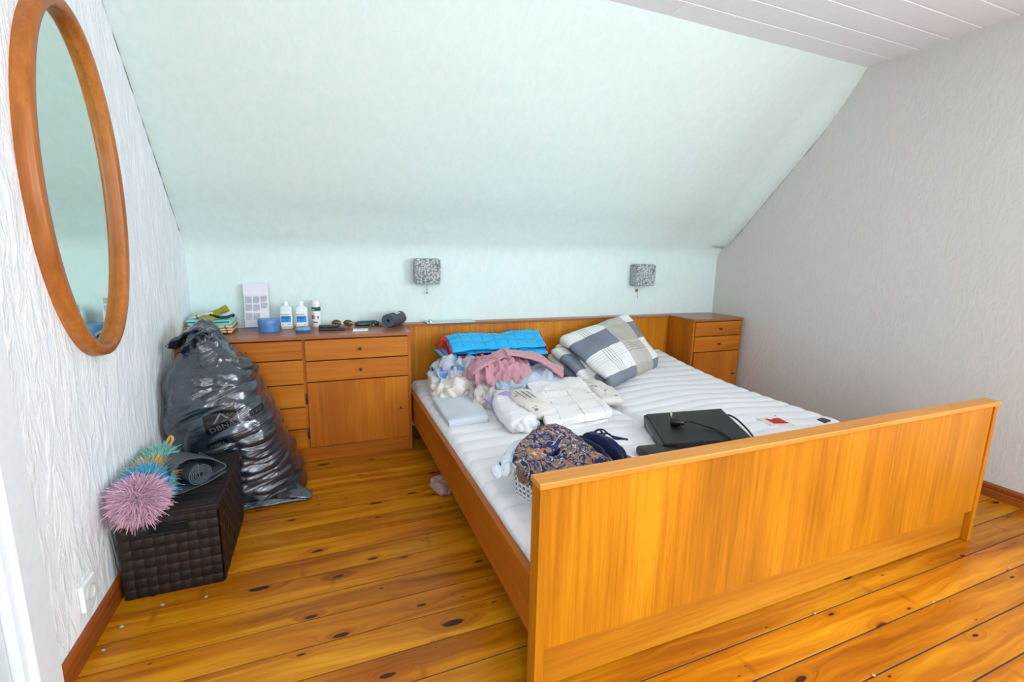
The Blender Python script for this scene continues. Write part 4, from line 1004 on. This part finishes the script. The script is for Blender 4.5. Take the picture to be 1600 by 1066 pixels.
# ================================================================== BLACK SACK
def sack():
    t = thing('trash_sack', 'large full black plastic sack slumped between the chest and woven box', 'sack', (0, 0, 0))
    # level: z, xL, xR, yF, yB
    lv = [(0.004, -1.08, -.575, 1.335, 1.755), (.03, -1.10, -.575, 1.325, 1.755), (.10, -1.12, -.600, 1.32, 1.755), (.20, -1.135, -.635, 1.315, 1.755), (.30, -1.146, -.665, 1.315, 1.755), (.40, -1.150, -.690, 1.32, 1.755),
          (.47, -1.150, -.715, 1.33, 1.75), (.53, -1.150, -.755, 1.345, 1.745), (.585, -1.148, -.775, 1.37, 1.74), (.63, -1.138, -.800, 1.395, 1.73), (.665, -1.115, -.835, 1.42, 1.72), (.70, -1.090, -.858, 1.44, 1.70), (.735, -1.075, -.885, 1.455, 1.68), (.77, -1.060, -.905, 1.475, 1.665), (.80, -1.045, -.920, 1.495, 1.65), (.820, -1.025, -.940, 1.52, 1.62), (.828, -1.01, -.975, 1.55, 1.60)]
    zs = np.array([l[0] for l in lv]); arr = np.array([l[1:] for l in lv])
    nt, nl = 260, 190; V = []; F = []
    for j in range(nl+1):
        u = j/nl; z = zs[0]+(zs[-1]-zs[0])*u
        xl, xr, yf, yb = [np.interp(z, zs, arr[:, k]) for k in range(4)]
        cx, cy, rx, ry = (xl+xr)/2, (yf+yb)/2, (xr-xl)/2, (yb-yf)/2
        for i in range(nt):
            a = 2*PI*i/nt; c, s = math.cos(a), math.sin(a); pw = 2.5
            k = 1/((abs(c)**pw+abs(s)**pw)**(1/pw))
            p = Vector((cx+rx*k*c, cy+ry*k*s, z))
            nr = Vector((c/rx, s/ry, 0)).normalized()
            # folds: long creases climbing to the right, finer towards the bottom
            hor = p.x-.55*p.y; up = p.z-.36*(p.x+.85)-.10*(p.y-1.4)
            if z > .50: k_ = min(1, (z-.50)/.12); up = up+k_*(.36+.62)*(p.x+.90)
            wr = Vector((n1(p.x*3, p.y*3, p.z*5), 0, n1(p.x*4+9, p.y*4, p.z*4)))
            w = Vector((hor*2.2+.9*wr.x, p.y*.6, up*10+1.3*wr.z)); r1 = 1-abs(noise.noise(w))*2.6
            w2 = Vector((hor*3.2+1.2*wr.x, p.y, up*36+3.2*wr.z)); r2 = 1-abs(noise.noise(w2))*2.4
            w4 = Vector((hor*8, p.y*2, up*75+2.6*wr.z)); r4 = 1-abs(noise.noise(w4))*2.2
            vd = noise.voronoi(Vector((hor*6.5+.5*wr.x, p.y*3, up*13+.8*wr.z)))[0]; r3 = 1.6*(vd[1]-vd[0])-.4
            calm = min(1, max(.12, .5+1.5*n1(p.x*2.6, p.y*2.6, p.z*3.0)))
            bot = min(1, z/.05)
            lo_ = min(1, max(0, (.50-z)/.2)); d = (.012*r1*(.4+.6*calm)*(1-.5*lo_)+.0062*r2*calm+.0030*r4*calm+.013*r3)*(.35+.65*bot)*min(1, max(.25, (.86-z)/.2))-.010
            p = p+nr*d
            # pinch at the neck
            if z > .72: p = p+nr*min(1, (z-.72)/.04)*(.005*math.sin(a*7+2*n1(z*30, 0, 0))+.004*math.sin(a*13+z*40))
            p.x = max(p.x, XL+.006); p.y = min(p.y, 1.764)
            V.append(p)
    for j in range(nl):
        for i in range(nt): F.append((j*nt+i, j*nt+(i+1) % nt, (j+1)*nt+(i+1) % nt, (j+1)*nt+i))
    F += [tuple(range(nt))[::-1], tuple(nl*nt+i for i in range(nt))]
    m = NT('black_polythene')
    rot_ = m.coord(rot=(0, .36, 0))
    def sc_(v): mp = m.n('ShaderNodeMapping'); m.set(mp.inputs[0], rot_); mp.inputs['Scale'].default_value = v; return mp.outputs[0]
    film = m.noise(sc_((4, 4, 34)), 1, 3, .6, .7); f3 = m.noise(sc_((6, 6, 110)), 1, 3, .6, .9); f2 = m.noise(m.coord((14, 14, 14)), 1, 3, .6, 1.5)
    nb = m.bump(film, .55, .014); nb = m.bump(f3, .35, .005, nb); nb = m.bump(f2, .22, .008, nb)
    M = m.out(m.mix(m.noise(m.coord(), 5, 2), lin('#1C232B'), lin('#2A333D')), m.math('MULTIPLY_ADD', m.noise(m.coord(), 8, 3), .12, .10), nb, 1.0, Coat_Weight=.6, Coat_Roughness=.10, Coat_Tint=(.86, .93, 1, 1))
    body = from_py('sack_body', V, F, M, t, True)
    # neck flap folded towards the wall, loose corner at the floor
    strip('sack_neck', [(-.955, 1.57, .790), (-.985, 1.575, .822), (-1.03, 1.58, .805), (-1.075, 1.58, .765), (-1.11, 1.57, .735)], [(.02, .16, .03), (.01, .13, 0)], .022, M, t, .014, 3, 22)
    strip('sack_neck', [(-1.06, 1.50, .715), (-1.01, 1.49, .770), (-.965, 1.50, .812), (-.935, 1.53, .80)], [(.03, .08, .0), (.02, .10, 0)], .014, M, t, .010, 7, 18)
    strip('sack_corner', [(-.70, 1.40, .050), (-.64, 1.37, .045), (-.595, 1.345, .030), (-.565, 1.335, .012)], [(.02, .14, .05), (.0, .03, .01)], .016, M, t, .008, 9, 16)
    strip('sack_hem', [(-1.05, 1.325, .020), (-.93, 1.318, .022), (-.78, 1.322, .020), (-.66, 1.33, .018), (-.58, 1.337, .010)], [(0, .02, .03), (0, .02, .02)], .010, M, t, .006, 11, 10)
    strip('sack_fold', [(-.925, 1.44, .66), (-.86, 1.46, .655), (-.805, 1.50, .635), (-.785, 1.56, .595)], [(.02, .05, .06), (.01, .04, .05)], .014, M, t, .012, 13, 14)
    # printed marks, pressed on to the film
    bvh = BVHTree.FromPolygons([tuple(v) for v in V], F)
    def press(me, o, ux, uy, name, mat, off=.0022, parent=None):
        cam = SC.camera.location; o = Vector(o); ux = Vector(ux).normalized(); uy = Vector(uy).normalized(); nrm = ux.cross(uy).normalized()
        if nrm.dot(cam-o) < 0: nrm = -nrm
        for v in me.vertices:
            q = o+ux*v.co.x+uy*v.co.y; hit = bvh.ray_cast(q+nrm*.25, -nrm, .5)
            v.co = (hit[0]+nrm*off) if hit[0] is not None else q
        return link(name, me, mat, parent or t)
    def grid(w, h, nx=12, ny=8):
        me = bpy.data.meshes.new('g'); v = [(w*(i/nx-.5), h*(j/ny-.5), 0) for j in range(ny+1) for i in range(nx+1)]
        me.from_pydata(v, [], [(j*(nx+1)+i, j*(nx+1)+i+1, (j+1)*(nx+1)+i+1, (j+1)*(nx+1)+i) for j in range(ny) for i in range(nx)]); return me
    PD = plain('print_black', '#08090B', .35, .5); PG = plain('print_grey', '#5E646C', .4)
    ux = (.93, -.1, .30); uy = (-.25, 0, .95)
    o1 = Vector((-.905, 1.33, .435)); b1 = press(grid(.125, .085, 16, 12), o1, ux, uy, 'print_panel', PD)
    press(text_mesh('DBNA', .036), o1+Vector((.006, 0, -.026)), ux, uy, 'printed_letters', PG, .0042)
    tri = bpy.data.meshes.new('tri'); tri.from_pydata([(-.03, 0, 0), (0, .034, 0), (.03, 0, 0), (.022, 0, 0), (0, .024, 0), (-.022, 0, 0)], [], [(0, 1, 4, 5), (1, 2, 3, 4)]); press(tri, o1+Vector((.004, 0, .002)), ux, uy, 'printed_emblem', PG, .0042)
    o2 = Vector((-.925, 1.325, .330)); press(grid(.085, .026, 12, 5), o2, ux, uy, 'print_panel', PD); press(text_mesh('< 120 L', .020), o2, ux, uy, 'printed_letters', PG, .0042)
    o3 = Vector((-.775, 1.345, .452)); press(grid(.045, .030, 8, 5), o3, ux, uy, 'print_panel', PD); press(text_mesh('120', .022), o3, ux, uy, 'printed_letters', PG, .0042)
sack()

# ================================================================== WOVEN BOX, DUSTER, MAT
def woven_box():
    x0, x1, y0, y1, h = -1.136, -.838, .818, 1.276, .292
    t = thing('woven_box', 'dark brown woven storage box with lid against the left wall', 'storage box', (0, 0, 0))
    m = NT('brown_weave'); n_ = m.noise(m.coord((1, 1, 1)), 60, 3); m2 = m.n('ShaderNodeObjectInfo').outputs['Random']
    M = m.out(m.mix(m2, lin('#17110F'), lin('#251C18')), .5, m.bump(m.noise(m.coord((120, 120, 300)), 1, 3), .35, .002), .35)
    MD = plain('weave_core', '#120D0A', .8)
    box('inner_shell', x0+.006, x1-.006, y0+.006, y1-.006, .003, h-.004, MD, t, .002)
    def ribbon(name, a, b, wv, nr, cells, ph, wid):
        a, b, wv, nr = map(Vector, (a, b, wv, nr)); V = []; F = []; m_ = cells*4
        for i in range(m_+1):
            u = i/m_; o = .0026*math.sin(PI*(u*cells-.5)+PI/2+ph*PI); c = a.lerp(b, u)+nr*(.0035+o)
            for s, k in ((-.5, -.0008), (-.42, .0008), (.42, .0008), (.5, -.0008)): V.append(c+wv*wid*s+nr*k)
        for i in range(m_):
            for k in range(3): F.append((4*i+k, 4*i+k+1, 4*i+5+k, 4*i+4+k))
        return from_py(name, V, F, M, t, True)
    def side(A, B, nr, nc, nrw, top, skip=None):
        A, B = Vector(A), Vector(B); L = (B-A); cw = L.length/nc; d = L.normalized(); rh = top/nrw
        for j in range(nrw):
            z = (j+.5)*rh; ribbon('weave_band', A+Vector((0, 0, z)), B+Vector((0, 0, z)), (0, 0, 1), nr, nc, j % 2, rh*.97)
        for i in range(nc):
            c = A+d*(i+.5)*cw; ribbon('weave_strap', c, c+Vector((0, 0, top)), d, nr, nrw, (i+1) % 2, cw*.97)
    side((x0+.006, y0+.006, 0), (x1-.006, y0+.006, 0), (0, -1, 0), 9, 8, h-.006)
    side((x1-.006, y0+.006, 0), (x1-.006, y1-.006, 0), (1, 0, 0), 13, 8, h-.006)
    side((x0+.006, y1-.006, 0), (x1-.006, y1-.006, 0), (0, 1, 0), 9, 8, h-.006)
    ld = box('lid', x0-.003, x1+.003, y0-.003, y1+.003, h-.010, h+.010, M, t, .003)
    # woven top of the lid
    for i in range(13):
        y = y0+.012+(y1-y0-.024)*(i+.5)/13; bm = bmesh.new(); add_box(bm, x0+.010, x1-.010, y-.0160, y+.0160, h+.0085, h+.0115+.0006*(i % 2), .001, 1); from_bm('lid_band', bm, M, ld)
    for x in (x0+.002, x1-.006): box('lid_edge', x, x+.005, y0, y1, h+.0095, h+.0125, M, ld, .001)
    hd = box('handle_slot', -1.042, -.934, y0-.0025, y0+.002, .230, .257, plain('slot_shade', '#030303', .9), t, .001)  # black plate on the weave paints the shade inside the handle opening
    rimp = [(-1.044, y0-.003, .228), (-.932, y0-.003, .228), (-.932, y0-.003, .259), (-1.044, y0-.003, .259)]
    tube('slot_rim', rimp, .0022, M, hd, 6, True)
    return h+.0125
HB = woven_box()
def duster():
    t = thing('fluffy_duster', 'fluffy feather duster in pink, blue, yellow and teal lying on the woven box', 'duster', (0, 0, 0))
    axis = [Vector(p) for p in ((-1.062, .820, .352), (-1.066, .93, .362), (-1.074, 1.03, .360), (-1.084, 1.13, .356), (-1.098, 1.23, .352))]
    tube('handle', axis, .012, plain('duster_handle', '#C8964A', .5), t, 10)
    tube('hanging_loop', smooth_path([(-1.098, 1.23, .352), (-1.09, 1.25, .38), (-1.075, 1.26, .41), (-1.065, 1.25, .40), (-1.085, 1.23, .36)], 5), .006, plain('loop_orange', '#D0964A', .7), t, 8)
    rng = random.Random(5)
    def tuft(col, s0, s1, R, n, front, dark):
        m = NT('fluff'+col); rn = m.noise(m.coord(), 60, 2)
        M = m.out(m.ramp(rn, [(.3, lin(dark)), (.62, lin(col))]), .9, None, .1, Sheen_Weight=.3)
        V = []; F = []
        def at(s): k = min(int(s), 3); return axis[k].lerp(axis[k+1], s-k)
        for _ in range(n):
            s = rng.uniform(s0, s1); base = at(s); a = rng.uniform(0, 2*PI)
            d = Vector((math.cos(a), rng.uniform(-.35, .25), math.sin(a)))
            if front and rng.random() < .55:
                a2 = math.acos(rng.uniform(0, 1)); d = Vector((math.sin(a2)*math.cos(a), -math.cos(a2), math.sin(a2)*math.sin(a)))
            d.normalize(); L = R*rng.uniform(.66, 1.04)
            tip = base+d*L+Vector((rng.gauss(0, .016), rng.gauss(0, .016), rng.gauss(-.008, .014)))
            mid = base+d*L*.6+Vector((rng.gauss(0, .005), rng.gauss(0, .005), .004))
            sd = d.cross(Vector((rng.gauss(0, 1), rng.gauss(0, 1), rng.gauss(0, 1)))).normalized(); w = rng.uniform(.0013, .0026)
            for P in (base, mid, tip):
                P.x = max(P.x, XL+.004)
                if P.z < HB+.002 and P.y > .812: P.z = HB+.002+rng.random()*.004
            st = base+(mid-base)*.35; b = len(V)
            V += [st-sd*w*.7, st+sd*w*.7, mid-sd*w, mid+sd*w, tip-sd*w*.25, tip+sd*w*.25]; F += [(b, b+1, b+3, b+2), (b+2, b+3, b+5, b+4)]
        o = from_py('fluff_tuft', V, F, M, t); o['kind'] = 'stuff'; o['label'] = col_name[col]
    col_name = {'#E0B6C8': 'dusty pink fluffy end', '#5ABEDC': 'bright blue fluffy section', '#DCBC68': 'yellow fluffy section', '#8ECEC2': 'teal fluffy section'}
    tuft('#E0B6C8', -.0, .40, .070, 16000, True, '#CC9EB4'); tuft('#5ABEDC', .55, 1.30, .064, 8000, False, '#3E9EC4'); tuft('#DCBC68', 1.4, 2.05, .056, 7000, False, '#C4A04A'); tuft('#8ECEC2', 2.05, 3.6, .052, 12000, False, '#66B0A6')
duster()
def mat_roll():
    t = thing('foam_mat', 'dark grey foam mat half unrolled on top of the woven box', 'mat', (-.997, .917, HB+.002), (0, 0, .63))
    M = plain('graphite_foam', '#4A525A', .55, .35, .04, .1, 160)
    # section in local x (right along the front edge) / z ; runs back along local y
    path = []
    cx, cz = .098, .047
    for k in range(150):
        q = k/149; a = -5.1*PI*2*q+PI*.75; r = .009+.032*q; path.append((cx+r*math.cos(a), cz+r*math.sin(a)))
    lx, lz = path[-1]
    ext = smooth_path([(lx, 0, lz), (lx+.008, 0, .030), (.165, 0, .034), (.188, 0, .044), (.170, 0, .066), (.125, 0, .100), (.06, 0, .118), (.012, 0, .095), (-.006, 0, .040), (0.0, 0, .003), (.05, 0, .0022), (.11, 0, .0022), (.185, 0, .024)], 8)
    path += [(p.x, p.z) for p in ext[1:]]
    V = []; F = []; th = .0042; n = len(path); ys = [0, .06, .12, .18]
    for jy, y in enumerate(ys):
        for i, (x, z) in enumerate(path):
            a = path[max(i-1, 0)]; b = path[min(i+1, n-1)]; dx, dz = b[0]-a[0], b[1]-a[1]; L = math.hypot(dx, dz) or 1
            k = 1-.25*jy/3 if z > .06 else 1
            yo = y+(.02*n1(x*9, z*9, 1) if jy == 0 else 0)
            V.append((x-dz/L*th/2, yo, max(.0004, z*k+dx/L*th/2))); V.append((x+dz/L*th/2, yo, max(.0004, z*k-dx/L*th/2)))
    m = 2*n
    for j in range(len(ys)-1):
        for i in range(n-1):
            a = j*m+2*i; b = a+m; F.append((a, b, b+2, a+2)); F.append((a+1, a+3, b+3, b+1))
    for base in (0, (len(ys)-1)*m):
        for i in range(n-1): a = base+2*i; F.append((a, a+2, a+3, a+1))
    o = from_py('mat_sheet', V, F, M, t, True); o.data.set_sharp_from_angle(angle=math.radians(50))
mat_roll()

# ================================================================== LOOSE BITS ON THE FLOOR
tag(crumple('pink_sock', (.035, 1.20, .030), (.045, .075, .032), fabric('dull_pink_knit', '#A8847E'), None, .3, .018, 16, 71, .001, 5), 'dull pink sock lying on the floor under the bed side rail', 'sock')
M_FLAKE = plain('paint_flake', '#A8AAA8', .7)
FL = ['just in front of the woven box handle', 'below the front right corner of the woven box', 'below the front left corner of the woven box', 'close to the wall socket', 'in the open floor left of the bed rail', 'nearest the left foot end of the bed',
      'right of the footboard right leg', 'below the middle of the footboard', 'before the right half of the footboard', 'nearest the door casing', 'touching the lower rail of the footboard', 'behind the woven box beside the black sack']
for k, (x, y) in enumerate(((-1.01, .755), (-.885, .748), (-1.10, .690), (-1.115, .60), (-.72, .285), (-.48, .175), (1.98, -.155), (.95, -.275), (1.47, -.16), (-1.06, .42), (1.02, -.05), (-.86, 1.10))):
    rng = random.Random(k); n = 6; v = []; 
    for z in (.0012, .0035):
        for i in range(n): r = rng.uniform(.002, .0055); v.append((x+r*1.3*math.cos(2*PI*i/n), y+r*math.sin(2*PI*i/n), z+rng.uniform(0, .0015)))
    o = from_py('paint_flake', v, [tuple(range(n))[::-1], tuple(range(n, 2*n))]+[(i, (i+1) % n, n+(i+1) % n, n+i) for i in range(n)], M_FLAKE)
    tag(o, 'tiny whitish paint flake on the floorboards '+FL[k], 'flake', 'paint flakes on the floor')
